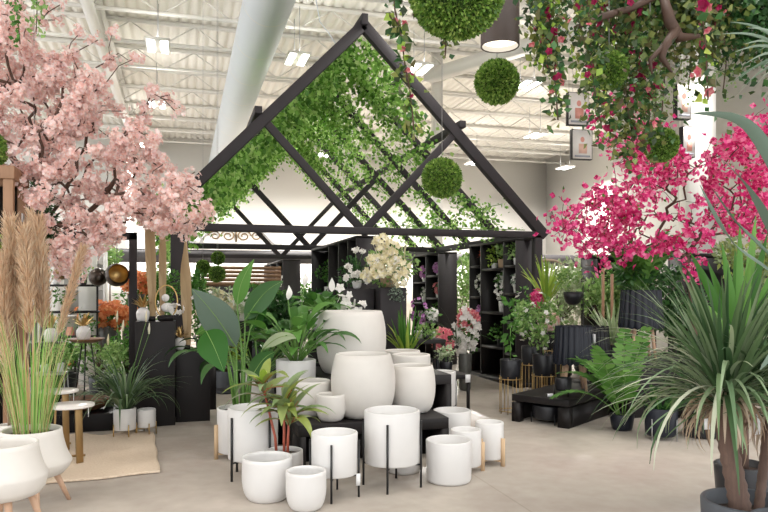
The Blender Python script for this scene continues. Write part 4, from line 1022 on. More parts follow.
# wooden rack
wr = thing('wooden_rack', (-1.66, 5.84, 0), 'rustic timber rack with black shelves at the edge under the moss ball', 'rack')
for (x, y) in ((-.44, 0), (.40, 0), (-.44, .46), (.40, .46)): MB().box(x-.03, x+.04, y-.01, y+.05, 0, 2.22).build('post', 'rustic', wr, bevel=.004)
MB().box(-.47, .45, -.02, .06, 2.22, 2.32).box(-.47, .45, .43, .52, 2.22, 2.32).box(.37, .45, .06, .43, 2.22, 2.32).box(-.47, -.39, .06, .43, 2.22, 2.32).build('top_frame', 'rustic', wr, bevel=.004)
for z in (.15, .62, 1.08, 1.52): MB().box(-.41, .37, .02, .44, z, z+.03).build('shelf', 'black', wr)
MB().box(-.41, .37, .44, .455, .15, 2.22).build('back_panel', 'black', wr)
MB().box(.446, .45, .25, .33, 1.92, 1.99).build('price_tag', 'paper', wr)
MB().box(-.47, .45, .01, .04, 1.40, 1.48).build('rail', 'greywood', wr)
topiary(Vector((-1.45, 5.95, 2.45)), .16, 'green moss ball resting on the rustic timber rack', 3200, .028, cord=False)
sk = small_plant((-1.35, 6.02, 1.55), 'lime green succulent in a pot inside the timber rack', leaf='lime_leaf', n=120, rad=(.07, .08, .08), pot=('blackpot', .05, .1))
cone = thing('hanging_fir_branch', V3(34, 200, 6.0), 'dark green fir foliage hanging behind the timber rack', 'foliage')
bushy(MB(), (.05, 0, -.2), (.16, .18, .34), 1500, .05, .2, .3).build('needles', 'dark_leaf', cone); MB().tube([(0, 0, .2), (.05, 0, -.4)], .012, 6).build('stem', 'bark', cone)
MB().tube([(0, 0, .2), (0, 0, CEIL-.4-cone.location.z)], .003, 4).build('cord', 'wire', cone)
# rug
rg = MB(); nx, ny = 40, 40; xs = np.linspace(0, 1, nx); v = []
for j in range(ny):
    for i in range(nx):
        u, w_ = i/(nx-1), j/(ny-1); x = -1.05+(1.05-.16-.10*w_)*u; y = 5.42+1.66*w_+.12*u*(1-w_)+.015*math.sin(u*9)
        e = max(0, w_-.9)*10; v.append((x+.005*math.sin(w_*17)*u, y, .012+.012*e*(1+math.sin(u*11))*(1 if w_ > .9 else 0)+.0))
rg.add(v, [(j*nx+i, j*nx+i+1, (j+1)*nx+i+1, (j+1)*nx+i) for j in range(ny-1) for i in range(nx-1)])
rug = rg.build('rug', 'rug', smooth=True, solid=.012); tag(rug, 'natural woven jute rug with wavy edges under the marble tables', 'rug')
# marble side tables
def side_table(x, y, r, h, label, mat='tablebrass'):
    t = thing('side_table', (x, y, .018), label, 'side table'); h -= .018
    MB().lathe([(.001, h-.02), (r-.004, h-.02), (r, h-.016), (r, h-.004), (r-.004, h), (.001, h)], 48).build('table_top', 'marble', t, smooth=False)
    for k in range(3):
        a = -.9+k*2*PI/3; MB().beam((r*.62*math.cos(a), r*.62*math.sin(a), h-.02), (r*.72*math.cos(a), r*.72*math.sin(a), 0), .055, .016, up=(math.cos(a), math.sin(a), 0)).build('leg', mat, t, bevel=.002)
    MB().box(-r*.6, r*.6, -.008, .008, .03, .045).build('stretcher', mat, t)
    MB().box(r*.75, r*.75+.003, -.02-.03, -.02, h-.10, h-.02).build('price_tag', 'paper', t)
side_table(-.855, 6.08, .178, .470, 'round white marble side table with wide gold legs, nearer on the rug')
side_table(-1.02, 6.58, .16, .52, 'smaller marble side table just behind the nearer one')
# black low platform + frame
fr = thing('display_arch', (-1.6, 8.05, 0), 'black rectangular frame with dark bronze bowls hanging behind pink blossom', 'frame')
MB().box(1.05, 1.13, -.04, .04, 0, 2.0).build('post', 'frame', fr, bevel=.004); MB().box(-.9, -.82, -.04, .04, 0, 2.0).build('post', 'frame', fr, bevel=.004)
MB().box(-.9, 1.13, -.04, .04, 1.92, 2.0).build('top_rail', 'frame', fr, bevel=.004)
lp = MB().box(-.55, .55, 0, .65, 0, .17).build('low_platform', 'black', bevel=.004, loc=(-1.05, 7.35, 0)); tag(lp, 'low black platform against the tall black plinth', 'platform')
for (px, py, z, r, l, mt) in ((98, 277, 7.6, .098, 'smaller dark bronze sphere hanging in the black frame', 'bronze'), (117, 275, 7.5, .125, 'larger dark bronze bowl hanging in the black frame with gold inside', 'bronze'), (62, 272, 7.7, .085, 'round mossy bronze ball hanging at the pampas side of the black frame', 'brass_dark')):
    c = V3(px, py, z); t = thing('hanging_bowl', c, l, 'hanging bowl')
    if r > .12:
        pr = [(r*math.sin(a), -r*math.cos(a)) for a in np.linspace(.01, 2.2, 16)]; o = MB().lathe(pr, 32).build('bowl', mt, t, smooth=True)
        pr2 = [(x*.96, y*.96) for x, y in pr]; i2 = MB().lathe(pr2, 32).build('lining', 'gold', t, smooth=True)
        for q in (o, i2): q.rotation_euler = (1.35, .0, .3)
    else: MB().sphere((0, 0, 0), r, 28, 20).build('sphere', mt, t, smooth=True)
    MB().tube([(0, 0, r*.9), (0, 0, max(.02, 1.93-c.z))], .004, 5).build('chain', 'metal_black', t)
# white potted grass plants by the plinth
t = thing('potted_fountain_grass', (-.515, 6.98, 0), 'dark arching grass plant with pale flower spikes in a white pot on gold feet', 'potted plant')
pot_part(t, prof_cyl(.102, .275, .10, .01), soil=.25, loc=(0, 0, 0)); t.children[0].location.z = 0
m = MB(); spiky(m, (0, 0, .24), 110, .66, .012, (.8, 1.55), (.7, 2.1), r0=.04); m.build('leaves', 'palm_leaf', t)
m = MB(); spiky(m, (0, 0, .24), 16, .7, .007, (.9, 1.5), (.5, 1.4), r0=.03); m.build('pale_leaves', 'silver_leaf', t)
m, m2 = MB(), MB()
for q in ((117, 322), (123, 331), (146, 322), (149, 334), (108, 345)):
    w3 = Vector(L_(t, V3(q[0], q[1], 6.85))); m2.tube([(0, 0, .24), (w3.x*.4, w3.y*.4, w3.z*.6), w3], .003, 4); m.tube([w3, w3+Vector((0, 0, .05)), w3+Vector((.005, 0, .11))], [.008, .013, .003], 6)
m.build('flower_spikes', 'cream_petal', t, smooth=True); m2.build('spike_stems', 'stem', t)
for k in range(4):
    a = .4+k*PI/2; MB().box(.104*math.cos(a)-.005, .104*math.cos(a)+.005, .104*math.sin(a)-.005, .104*math.sin(a)+.005, 0, .13).build('foot', 'gold', t)
for ch in t.children:
    if ch.name.startswith('pot'): 
        ch.data.transform(Matrix.Diagonal((1, 1, (.275-.075)/.275, 1))); ch.data.transform(Matrix.Translation((0, 0, .075)))
        for c2 in ch.children: c2.data.transform(Matrix.Translation((0, 0, .018)))
legged(-.325, 7.05, .085, .245, .075, 'small empty white pot on gold feet against the tall black plinth', 'gold', w=.008, top=.12)
# plinths
for (x0, x1, y0, y1, h, l) in ((-.453, -.068, 7.45, 7.85, 1.058, 'tall black plinth with a white pineapple and dried sheaths'), (-.062, .284, 7.60, 7.98, .746, 'shorter black plinth beside the tall black plinth')):
    cx, cy = (x0+x1)/2, (y0+y1)/2; t = MB().box(x0-cx, x1-cx, y0-cy, y1-cy, 0, h).build('plinth', 'black', bevel=.003, loc=(cx, cy, 0)); tag(t, l, 'plinth')
def pineapple(loc, s, label, mat='ceramic_gloss'):
    t = thing('pineapple_ornament', loc, label, 'ornament'); r = .058*s
    pr = [(.001, 0), (r*.5, 0)]+[(r*(.55+.45*math.sin(a)), .065*s*(1-math.cos(a))*1.0) for a in np.linspace(.2, PI/2, 6)]+[(r*math.cos(a)+.002, .065*s+.062*s*math.sin(a)) for a in np.linspace(0.1, PI/2, 7)]
    MB().lathe(pr, 28).build('body', mat, t, smooth=True)
    m = MB(); spiky(m, (0, 0, .115*s), 22, .12*s, .015*s, (.5, 1.5), (-.2, .6), k=5, r0=.008); m.build('gold_crown', 'gold', t)
q = at(141.5, 7.25, 0); pineapple((-.385, 7.60, 1.058), 1.15, 'white pineapple ornament with gold crown on the tall black plinth')
pineapple((-.02, 7.72, .746), 1.05, 'white pineapple ornament with gold crown on the shorter plinth')
def sheath(px, py0, py1, x, y, z0, w, label, lean=0):
    t = thing('dried_sheath', (x, y, z0), label, 'dried leaf'); H = hz(py0, y*1.04)-z0
    MB().box(-.035, .035, -.03, .03, 0, .05).build('base', 'black', t)
    k = 14; m = MB()
    for j in range(3):
        pts = [(lean*u+.012*math.sin(u*5+j), .01*math.sin(u*7+j)+.008*j, .03+H*u) for u in np.linspace(0, 1, k)]
        m.strip(pts, [w*(.65+.6*u)*(1 if u < .72 else max(.05, (1-u)/.28)) for u in np.linspace(0, 1, k)], (1, .2*(j-1), 0), .5)
    m.build('sheath', 'sheath', t, smooth=True)
sheath(152, 205, 310, -.30, 7.62, 1.058, .042, 'tallest tan dried sheath standing on the tall black plinth', -.02)
sheath(164, 228, 300, -.21, 7.74, 1.058, .030, 'slimmer dried sheath behind the gold ring ornament', .03)
sheath(190, 247, 350, .05, 7.72, .746, .045, 'tan dried sheath standing on the shorter plinth', -.01)
t = thing('ring_ornament', (-.155, 7.62, 1.058), 'gold ring ornament with a white bird and blossoms on a black block', 'ornament')
MB().box(-.07, .07, -.04, .04, 0, .06).build('base', 'black', t)
pts = [(.11*math.cos(a), .0, .20+.17*math.sin(a)) for a in np.linspace(-PI/2, 1.5*PI, 41)]
MB().tube(pts, .007, 8).build('ring', 'gold', t, smooth=True)
MB().sphere((0.01, 0, .14), .055, 16, 12, (1.2, .7, .9)).sphere((-.01, 0, .24), .04, 14, 10).build('bird', 'ceramic_gloss', t, smooth=True)
P, D = ballpts((.08, -.02, .12), (.09, .04, .05), 16); bl(t, 'flowers', 'white_petal', P, .035, D)
small_plant((.19, 7.80, .746), 'leafy tall stems in a pot on the shorter plinth', leaf='mid_leaf', n=240, rad=(.13, .12, .3), zc=.3, flower='white_petal', nf=14, pot=('blackpot', .05, .1))
small_plant((-.12, 7.98, 0), 'tall thin bamboo stems in a pot between the two black plinths', leaf='mid_leaf', n=200, rad=(.12, .1, .35), zc=.95, pot=('blackpot', .09, .5))
# pedestal with wooden bowl & pineapples
t = thing('pedestal_table', (-.97, 7.95, .0), 'small pedestal table with a shallow round wooden tray top', 'table')
MB().lathe([(.001, .82), (.1, .825), (.16, .845), (.185, .87), (.178, .87), (.15, .855), (.001, .845)], 40).build('tray_top', 'brownwood', t, smooth=True)
for k in range(3):
    a = k*2.1+.5; MB().tube([(.05*math.cos(a), .05*math.sin(a), .82), (.15*math.cos(a), .15*math.sin(a), .17)], .008, 6).build('leg', 'metal_black', t)
pineapple((-.99, 7.92, .848), 1.25, 'white pineapple ornament with gold crown in the wooden tray')
pineapple((-1.30, 7.9, .84), 1.2, 'white pineapple ornament with gold crown beside the wooden tray')
MB_ = MB().box(-.13, .13, -.1, .1, 0, .67).build('pineapple_block', 'black', loc=(-1.30, 7.9, .17)); tag(MB_, 'black block carrying the second white pineapple', 'block')
t = thing('wooden_bowl', (-.93, 7.62, .17), 'large dark turned wooden bowl on the low black platform', 'bowl')
MB().lathe([(.001, 0), (.1, 0), (.18, .03), (.225, .08), (.235, .12), (.225, .12), (.17, .05), (.001, .03)], 40).build('bowl', 'brownwood', t, smooth=True)
t = thing('wire_table', (-1.25, 7.55, .17), 'thin black wire side table with leafy pots behind the marble tables', 'table')
MB().box(-.15, .15, -.12, .12, .38, .395).build('table_top', 'wire', t)
for a in (-1, 1):
    for b in (-1, 1): MB().tube([(a*.14, b*.11, .38), (a*.16, b*.13, 0)], .006, 5).build('leg', 'wire', t)
small_plant((-1.3, 7.55, .566), 'leafy plant in white pot on the wire side table, outer one', leaf='mid_leaf', n=160, rad=(.12, .1, .11), pot=('ceramic_gloss', .04, .08))
small_plant((-1.16, 7.56, .566), 'leafy plant in white pot on the wire side table, inner one', leaf='light_leaf', n=130, rad=(.09, .09, .10), pot=('ceramic_gloss', .04, .09))
small_plant((-.72, 7.75, .17), 'loose leafy plant in a glass-like pot beside the wooden bowl', leaf='light_leaf', n=130, rad=(.15, .12, .22), pot=('silver_leaf', .05, .1), zc=.3)

# ---------------------------------------------------------------- back of shop, seen between the plinths and beyond the frame
def shelf_bay(x0, x1, y, h, label, goods):
    t = thing('shelf_bay', ((x0+x1)/2, y, 0), label, 'shelf', 'white shelf bays at the back'); w = (x1-x0)/2
    MB().box(-w, -w+.03, 0, .4, 0, h).build('side_panel', 'ceramic', t); MB().box(w-.03, w, 0, .4, 0, h).build('side_panel', 'ceramic', t)
    MB().box(-w, w, .38, .4, 0, h).build('back_panel', 'wallgrey', t)
    lv = np.arange(.1, h, .42)
    for z in lv: MB().box(-w+.03, w-.03, 0, .38, z, z+.025).build('shelf', 'black' if goods == 2 else 'ceramic', t)
    return lv
cols = ['orange', 'greyink', 'pinkink', 'gold', 'brownwood', 'navypot', 'ceramic_gloss', 'greyink', 'orange']
def boxes_on(x0, x1, y, lv, fill, lbl, mats):
    b = None
    for z in lv:
        x = x0+.06
        while x < x1-.2:
            w = random.uniform(.1, .2); h = random.uniform(.15, .32); mt = random.choice(mats)
            k = random.random()
            o = MB().lathe([(.001, 0), (w*.45, 0), (w*.5, h*.3), (w*.42, h*.75), (w*.3, h), (w*.26, h), (.001, h*.8)], 14).build('vase', mt, loc=(x+w/2, y+.17, z+.026), smooth=True)
            tag(o, lbl, 'vase', 'small vases on the back shelves'); x += w+random.uniform(.04, .16)
lv = shelf_bay(-3.6, -2.25, 12.2, 2.0, 'white shelf bay behind the dark hanging spheres', 1); boxes_on(-3.6, -2.25, 12.2, lv, 1, 'small coloured vase on the white bay behind the hanging spheres', ['orange', 'greyink', 'greyink', 'pinkink', 'ceramic_gloss'])
lv = shelf_bay(-2.2, -1.2, 12.2, 2.0, 'white shelf bay with orange flowers behind the black frame', 1); boxes_on(-2.2, -1.2, 12.2, lv[:3], 1, 'small coloured vase on the white bay beside the orange flowers', ['greyink', 'orange', 'ceramic_gloss', 'pinkink'])
def flower_display(loc, rad, n, fs, mat, label, leaf='mid_leaf', pot=('galv', .14, .35)):
    t = thing('flower_bunch', loc, label, 'flowers')
    pot_part(t, prof_cyl(pot[1], pot[2], pot[1]*.85), pot[0], name='bucket', n=24)
    bushy(MB(), (0, 0, pot[2]+rad[2]*.8), rad, int(n*1.0), .08).build('foliage', leaf, t)
    P, D = ballpts((0, -.05, pot[2]+rad[2]*.85), rad, n); bl(t, 'flowers', mat, P, fs, D+np.array([0, -.6, .2]))
q = at(108, 10.6, 0); flower_display((q.x, q.y, .48), (.42, .2, .2), 220, .06, 'orange', 'wide bunch of orange flowers seen through the black frame'); 
tt = table(q.x, q.y, .9, .4, .48, 'black table holding the orange flowers behind the frame')
q = at(127, 10.9, 0); flower_display((q.x+.1, q.y+.6, .95), (.22, .2, .2), 120, .06, 'orange', 'smaller orange flower bunch near the frame post'); 
o = MB().box(-.2, .2, -.2, .2, 0, .95).build('plinth', 'frame', loc=(q.x+.1, q.y+.6, 0)); tag(o, 'charcoal plinth under the smaller orange flower bunch', 'plinth')
q = at(80, 10.5, 0)
for i, (px, pz, w_) in enumerate(((88, 10.2, .12), (57, 10.4, .09))):
    q = at(px, pz, 0); struct('column_white' if i else 'column_shop', MB().box(q.x-w_, q.x+w_, q.y-.06, q.y+.06, 0, 2.15), 'wallwhite')
q = at(72, 9.8, 0); t = thing('plant_rack', (q.x, q.y, 0), 'dark two-tier wall rack of small plants behind the pampas', 'rack')
for z in (.7, 1.05, 1.42): MB().box(-.35, .35, -.12, .12, z, z+.03).build('shelf', 'black', t)
for a in (-.33, .33): MB().tube([(a, 0, 0), (a, 0, 1.6)], .015, 6).build('post', 'black', t)
for k, (dx, z, l) in enumerate(((-.2, 1.45, 'plant on the top tier of the dark rack, pampas side'), (.15, 1.45, 'plant on the top tier of the dark rack, sphere side'), (-.1, 1.08, 'plant on the middle tier of the dark rack'), (.2, .73, 'plant on the bottom tier of the dark rack'), (-.22, .73, 'small fern on the bottom tier of the dark rack'))):
    small_plant((q.x+dx, q.y, z), 'leafy green '+l, leaf=['mid_leaf', 'light_leaf', 'mid_leaf'][k % 3], n=120, rad=(.13, .1, .12), pot=('blackpot' if k % 2 else 'ceramic_gloss', .05, .09))
for (px, z, sz, l, lf_) in ((66, 9.2, (.3, .25, .3), 'bushy plant on the floor behind the pampas grass', 'mid_leaf'), (100, 8.9, (.28, .25, .28), 'loose leafy plant behind the wooden tray table', 'light_leaf'), (128, 9.3, (.2, .2, .45), 'leafy plant on the floor behind the frame post', 'mid_leaf')):
    q = at(px, z, 0); shrub((q.x, q.y, 0), l, lf_, (0, 0, .55), sz, 520, .07, ('blackpot', .14, .28))
MB_ = MB()
# window between plinth and the middle row (px 190-275)
for (px, py, z, r, l) in ((218, 258, 11.5, .10, 'topmost green moss ball beyond the house frame'), (203, 267, 11.2, .105, 'green moss ball beside the dried sheath on the shorter plinth'), (217, 274, 10.6, .118, 'largest green moss ball above the cream hydrangeas')):
    t = topiary(V3(px, py, z), r, l, 1500, .03, cord=True)
    for c in t.children:
        if c.name.startswith('leaves'): c.data.materials[0] = M['box']
wc = MB()
for k in range(5): wc.box(-.75, .75, 0, .03, .0+.075*k, .065+.075*k)
t = thing('wooden_crate', at(242, 13.4, 1.45), 'slatted reddish wooden crate in the background under the grey fascia', 'crate'); 
wc.build('slats', 'rustic', t); MB().box(-.75, -.70, .03, .5, 0, .37).box(.70, .75, .03, .5, 0, .37).box(-.75, .75, .03, .5, -.02, 0).build('frame', 'rustic', t)
q = t.location; o = MB().box(-.8, .8, -.0, .5, 0, 1.43).build('cabinet', 'frame', loc=(q.x, q.y, 0)); tag(o, 'dark cabinet carrying the slatted wooden crate', 'cabinet')
q = at(212, 9.6, 0); shrub((q.x, q.y, 0), 'cream hydrangea shrub below the moss balls', 'var_leaf', (0, 0, 1.18), (.3, .25, .22), 520, .06, ('blackpot', .16, .6), flower='cream_petal', nf=160, fs=.05)
q = at(200, 9.3, 0); shrub((q.x, q.y, 0), 'bright green leafy shrub beside the dried sheath', 'mid_leaf', (0, 0, 1.15), (.16, .2, .4), 380, .09, ('blackpot', .14, .4))
q = at(262, 11.8, 0); shrub((q.x, q.y, 0), 'dark shrub with pale flowers before the wooden crate', 'mid_leaf', (0, 0, 1.15), (.55, .3, .3), 900, .09, ('blackpot', .2, .5), flower='white_petal', nf=50, fs=.06)
q = at(235, 10.5, 0); shrub((q.x, q.y, 0), 'variegated shrub with white flowers behind the bird of paradise', 'var_leaf', (0, 0, .95), (.4, .3, .35), 700, .07, ('greypot', .18, .4), flower='white_petal', nf=70, fs=.06)
q = at(222, 9.9, 0); shrub((q.x+.02, q.y-.6, 0), 'low shrub with yellow green leaves beside the shorter plinth', 'lime_leaf', (0, 0, .62), (.24, .22, .28), 420, .06, ('greypot', .16, .3), flower='white_petal', nf=20)
q = at(275, 9.4, 0); shrub((q.x, q.y, 0), 'dark leafy shrub behind the peace lily', 'dark_leaf', (0, 0, .9), (.42, .3, .42), 900, .1, ('blackpot', .18, .4))
q = at(318, 9.6, 0); shrub((q.x, q.y, 0), 'deep green broad bush between the lily and middle shelves', 'dark_leaf', (0, 0, 1.02), (.32, .3, .32), 600, .1, ('blackpot', .18, .4), flower='white_petal', nf=10, fs=.07)
for (px, pz, h, w_, l) in ((243, 10.2, .92, .12, 'small black plinth behind the upright paddle leaf'), (213, 8.1, .55, .035, 'slim black post foot beside the shorter plinth')):
    q = at(px, pz, 0); o = MB().box(-w_, w_, -w_, w_, 0, h).build('plinth', 'black', loc=(q.x, q.y, 0)); tag(o, l, 'plinth')
# far background shrubs and shelving under the fascia
far = [(150, 12.0, 'mid_leaf', (.5, .4, .7), 1.2), (170, 12.6, 'light_leaf', (.3, .3, .6), 1.3), (180, 10.6, 'mid_leaf', (.16, .2, .5), 1.2), (300, 18.5, 'mid_leaf', (.9, .5, .5), 1.3), (60, 14, 'mid_leaf', (.7, .5, .6), 1.5), (110, 14.5, 'light_leaf', (.4, .5, .4), 1.9), (20, 13, 'mid_leaf', (.6, .5, .8), 1.2)]
fl = ['mid green shrub filling the gap beside the frame post', 'light green shrub far behind the tall dried sheath', 'narrow leafy shrub directly behind the house post', 'far green shrub bank below the fascia past the lily', 'far green shrub behind the dark plant rack', 'far light green shrub above the bronze spheres', 'far green shrub hidden behind the pampas plumes']
for (px, z, lf_, rad, h), l in zip(far, fl):
    q = at(px, z, 0); shrub((q.x, q.y, 0), l, lf_, (0, 0, h), rad, 900, .1, ('blackpot', .2, .5))

# ---------------------------------------------------------------- right side
BR = math.radians(34); N0 = Vector((3.69, 6.17, 0)); bu, bv = Vector((math.cos(BR), math.sin(BR), 0)), Vector((-math.sin(BR), math.cos(BR), 0))
t = thing('display_platform', N0, 'low black platform with an open end holding a round black pot', 'display platform', rot=BR)
MB().box(0, 1.25, 0, .64, .215, .285).build('top', 'black', t, bevel=.004)
MB().box(0, .09, 0, .12, 0, .20).build('leg', 'black', t); MB().box(0, .09, .55, .64, 0, .20).build('leg', 'black', t)
MB().box(.09, 1.25, 0, .03, 0, .20).build('side_panel', 'black', t); MB().box(.09, 1.25, .61, .64, 0, .20).build('side_panel', 'black', t); MB().box(.6, .62, .03, .61, 0, .2).build('back_panel', 'black', t)
def black_planter(loc, r, h0, h1, label, leg='metal_black', n=3, inner='blackpot', mat='blackpot', w=.01, top=None, ring=False, phase=.5):
    t = thing('legged_planter', loc, label, 'planter')
    pot_part(t, prof_cyl(r, h1-h0, r*.95, .02), mat, loc=(0, 0, h0), wall=.01)
    stand_parts(t, r, 0, h0, leg, n, w, top or h0+.06, phase, ring=False)
    if ring:
        for z in (.03, h0):
            pts = [((r+.008)*math.cos(a), (r+.008)*math.sin(a), z) for a in np.linspace(0, 2*PI, 33)]; MB().tube(pts, .004, 6).build('ring', leg, t, smooth=True)
    return t
q = N0+bu*.17+bv*.32; black_planter((q.x, q.y, 0), .155, .045, .185, 'round black pot with short legs tucked under the low black platform')
q = N0+bu*.24+bv*.17; black_planter((q.x, q.y, .285), .085, .055, .185, 'small black pot on little feet at the platform corner')
c = MB().box(-.03, .03, -.004, .004, 0, .03).build('price_card', 'paper', loc=(N0+bu*.10+bv*.25)+Vector((0, 0, .285))); tag(c, 'tiny white price card on the low black platform', 'price card')
def wire_stand(px, z, r, h0, h1, label, n=8):
    q = at(px, z, 0); return black_planter((q.x, q.y, 0), r, h0, h1, label, 'gold', n, ring=True, w=.006, top=h0+.03, phase=.1)
w1 = wire_stand(510.5, 7.85, .118, .385, .60, 'black pot raised on a tall gold wire stand beside the platform')
w2 = wire_stand(544, 8.25, .135, .37, .62, 'black pot on a gold wire stand with white flowering foliage behind the platform')
w3 = wire_stand(531, 8.7, .12, .45, .68, 'black pot on gold stand just behind the white flowering foliage')
w4 = wire_stand(554, 9.0, .14, .60, .85, 'black pot on the highest gold stand with the spiky dracaena')
def fill(root, leaf, c, rad, n, size, flower=None, nf=0, fs=.04):
    bushy(MB(), c, rad, n, size, .2).build('foliage', leaf, root); MB().tube([(0, 0, c[2]-rad[2]-.1), tuple(c)], .006, 5).build('stem', 'stem', root)
    if flower: 
        P, D = ballpts(c, rad, nf); bl(root, 'flowers', flower, P, fs, D)
fill(w1, 'mid_leaf', (0, 0, .95), (.05, .05, .3), 40, .09)
fill(w2, 'light_leaf', (-.06, 0, 1.0), (.26, .2, .34), 560, .06, 'white_petal', 26, .035)
fill(w3, 'mid_leaf', (-.1, 0, 1.05), (.16, .15, .3), 260, .06, 'white_petal', 16, .04)
m = MB(); spiky(m, (-.14, -.06, 1.22), 34, .56, .022, (.9, 1.55), (0, .6), r0=.03); m.build('spiky_leaves', 'lime_leaf', w4); MB().tube([(0, 0, .8), (-.14, -.06, 1.25)], .015, 6).build('stem', 'stem', w4)
P, D = ballpts(L_(w4, V3(536, 300, 8.7)), (.07, .06, .12), 40); bl(w4, 'magenta_flowers', 'magenta', P, .045, D); MB().tube([(0, 0, .8), L_(w4, V3(536, 300, 8.7))], .005, 5).build('flower_stem', 'stem', w4)
P, D = ballpts(L_(w4, V3(549, 322, 8.7)), (.13, .06, .10), 50); bl(w4, 'blush_flowers', 'pink', P, .05, D)
# hanging bowl planter on a pole
q = at(573, 8.6, 0); t = thing('pole_planter', (q.x, q.y, 0), 'black half-round planter held on a thin black pole stand', 'planter')
pot_part(t, [(.001, 1.19), (.05, 1.195), (.09, 1.23), (.112, 1.29), (.115, 1.35)], 'blackpot', wall=.01, depth=.05)
MB().tube([(.14, 0, 0), (.14, 0, 1.45)], .008, 6).tube([(.14, 0, 1.33), (.11, 0, 1.33)], .007, 6).build('pole', 'metal_black', t); MB().lathe([(.001, 0), (.12, 0), (.12, .012), (.001, .014)], 24, (.1, 0, 0)).build('base', 'metal_black', t)
bushy(MB(), (-.02, 0, 1.5), (.2, .15, .15), 240, .05, .2).build('foliage', 'light_leaf', t)
# ribbed planters on wooden legs
def ribbed(loc, r, h0, h1, label, lw='brownwood', mat='navypot'):
    t = thing('ribbed_planter', loc, label, 'planter'); H = h1-h0; n = 144
    a = np.arange(n)*2*PI/n; ribs = 20; rr = r*(1+.085*np.abs(np.sin(a*ribs/2))); zz = [h1, h1-.01, h0+H*.5, h0+.03, h0]
    sc = [.90, .90, .95, 1.03, 1.0]; v = []
    for z, s in zip(zz, sc):
        sag = -.018*np.abs(np.sin(a*ribs/2)) if z == h0 else 0
        v.append(np.stack([rr*s*np.cos(a), rr*s*np.sin(a), np.full(n, z)+sag], 1))
    v.append(np.stack([rr*.86*np.cos(a), rr*.86*np.sin(a), np.full(n, h1-.01)], 1)); v.append(np.stack([rr*.85*np.cos(a), rr*.85*np.sin(a), np.full(n, h0+.05)], 1))
    b = MB().add(np.concatenate(v), [(k*n+j, k*n+(j+1) % n, (k+1)*n+(j+1) % n, (k+1)*n+j) for k in range(4) for j in range(n)]+[(j, (j+1) % n, 5*n+(j+1) % n, 5*n+j) for j in range(n)]+[(5*n+j, 5*n+(j+1) % n, 6*n+(j+1) % n, 6*n+j) for j in range(n)])
    b.build('ribbed_pot', mat, t); MB().lathe([(.001, h0+.02), (r*.98, h0+.02)], 30).build('pot_floor', 'black', t)
    for k in range(4):
        q = .4+k*PI/2; MB().tube([(r*.55*math.cos(q), r*.55*math.sin(q), h0+.03), (r*.80*math.cos(q), r*.80*math.sin(q), 0)], [.024, .014], 10).build('leg', 'brownwood' if lw is None else lw, t, smooth=True)
    return t
q = N0+bu*.70+bv*.27; r1 = ribbed((q.x, q.y, .285), .205, .30, .70, 'nearer blue-black ribbed planter on wooden legs on the low platform', 'pinkwood')
MB().box(-.002, .002, -.03, .03, 0, .1).build('price_tag', 'paper', r1, loc=(.14, -.17, .52)); r1.children[-1].rotation_euler = (0, 0, 1.0)
q = at(641, 7.9, 0); r2 = ribbed((q.x, q.y, .60), .225, .36, .78, 'higher blue-black ribbed planter on wooden legs holding the tall fern', 'pinkwood')
q2 = q; o = MB().box(-.42, .5, -.3, .45, 0, .60).build('plinth', 'black', bevel=.004, loc=(q.x+.05, q.y, 0)); tag(o, 'black plinth under the higher ribbed planter', 'plinth')
q = at(592, 8.4, 0); r3 = ribbed((q.x, q.y, .285), .2, .30, .66, 'ribbed black planter partly hidden behind the nearer ribbed planter', 'pinkwood', 'blackpot')
o = MB().box(-.25, .25, -.2, .2, 0, .285).build('plinth', 'black', loc=(q.x, q.y, 0)); tag(o, 'low black plinth under the partly hidden ribbed planter', 'plinth')
# pinnate fern fronds / zz plant
def frond(m, sm, base, az, el, L, droop, nl, lw, ll):
    pts = arc(base, az, el, L, droop, 14); sm.tube(pts, [.006]*10+[.004, .003, .002, .001], 5)
    for i in range(nl):
        u = .18+.8*i/nl; k = u*13; j = int(k); j = min(j, 12); p = pts[j].lerp(pts[j+1], k-j); T = (pts[j+1]-pts[j]).normalized()
        S = Vector((-math.sin(az), math.cos(az), 0)); s = math.sin(PI*min(.98, u*.85+.12))**.6
        for sd in (-1, 1):
            d = (S*sd*.9+T*.55+Vector((0, 0, .12))).normalized(); e = [p+d*ll*s*w-Vector((0, 0, .10*ll*w*w)) for w in (0, .35, .7, 1)]
            m.strip(e, [lw*.4, lw, lw*.75, lw*.08], T.cross(d).cross(d), .15)
def frond_plant(root, z0, n, L, lw, ll, el=(.7, 1.45), droop=(.4, 1.1), nl=16, leaf='mid_leaf', r0=.04, azs=None):
    m, sm = MB(), MB()
    for i in range(n):
        az = azs[i] if azs else i*2.4+.3; frond(m, sm, (r0*math.cos(az), r0*math.sin(az), z0), az, random.uniform(*el), L*random.uniform(.75, 1.1), random.uniform(*droop), nl, lw, ll)
    m.build('leaves', leaf, root); sm.build('frond_stems', 'stem', root)
frond_plant(r2, .70, 18, .95, .026, .14, (1.05, 1.52), (.2, 1.0), 15, 'mid_leaf')
bushy(MB(), (0, 0, .95), (.26, .24, .18), 300, .08, .2).build('undergrowth', 'dark_leaf', r2)
q = at(622, 6.9, 0); t = thing('potted_zamia', (q.x, q.y, 0), 'fern-like green plant with arching fronds in a dark pot before the plinth', 'potted plant')
pot_part(t, prof_cyl(.12, .16, .1), 'navypot', soil=.14)
frond_plant(t, .14, 13, .95, .034, .15, (.8, 1.5), (.2, 1.3), 12, 'mid_leaf', azs=[2.6, 3.3, 2.2, 3.0, 1.4, .4, -1.2, 5.5, 4.2, 3.7, 1.8, 2.8, .9])
q = at(661, 6.5, 0); t = thing('metal_planter', (q.x, q.y, 0), 'blue-grey pot in a silver stand on the floor behind the palm leaves', 'planter')
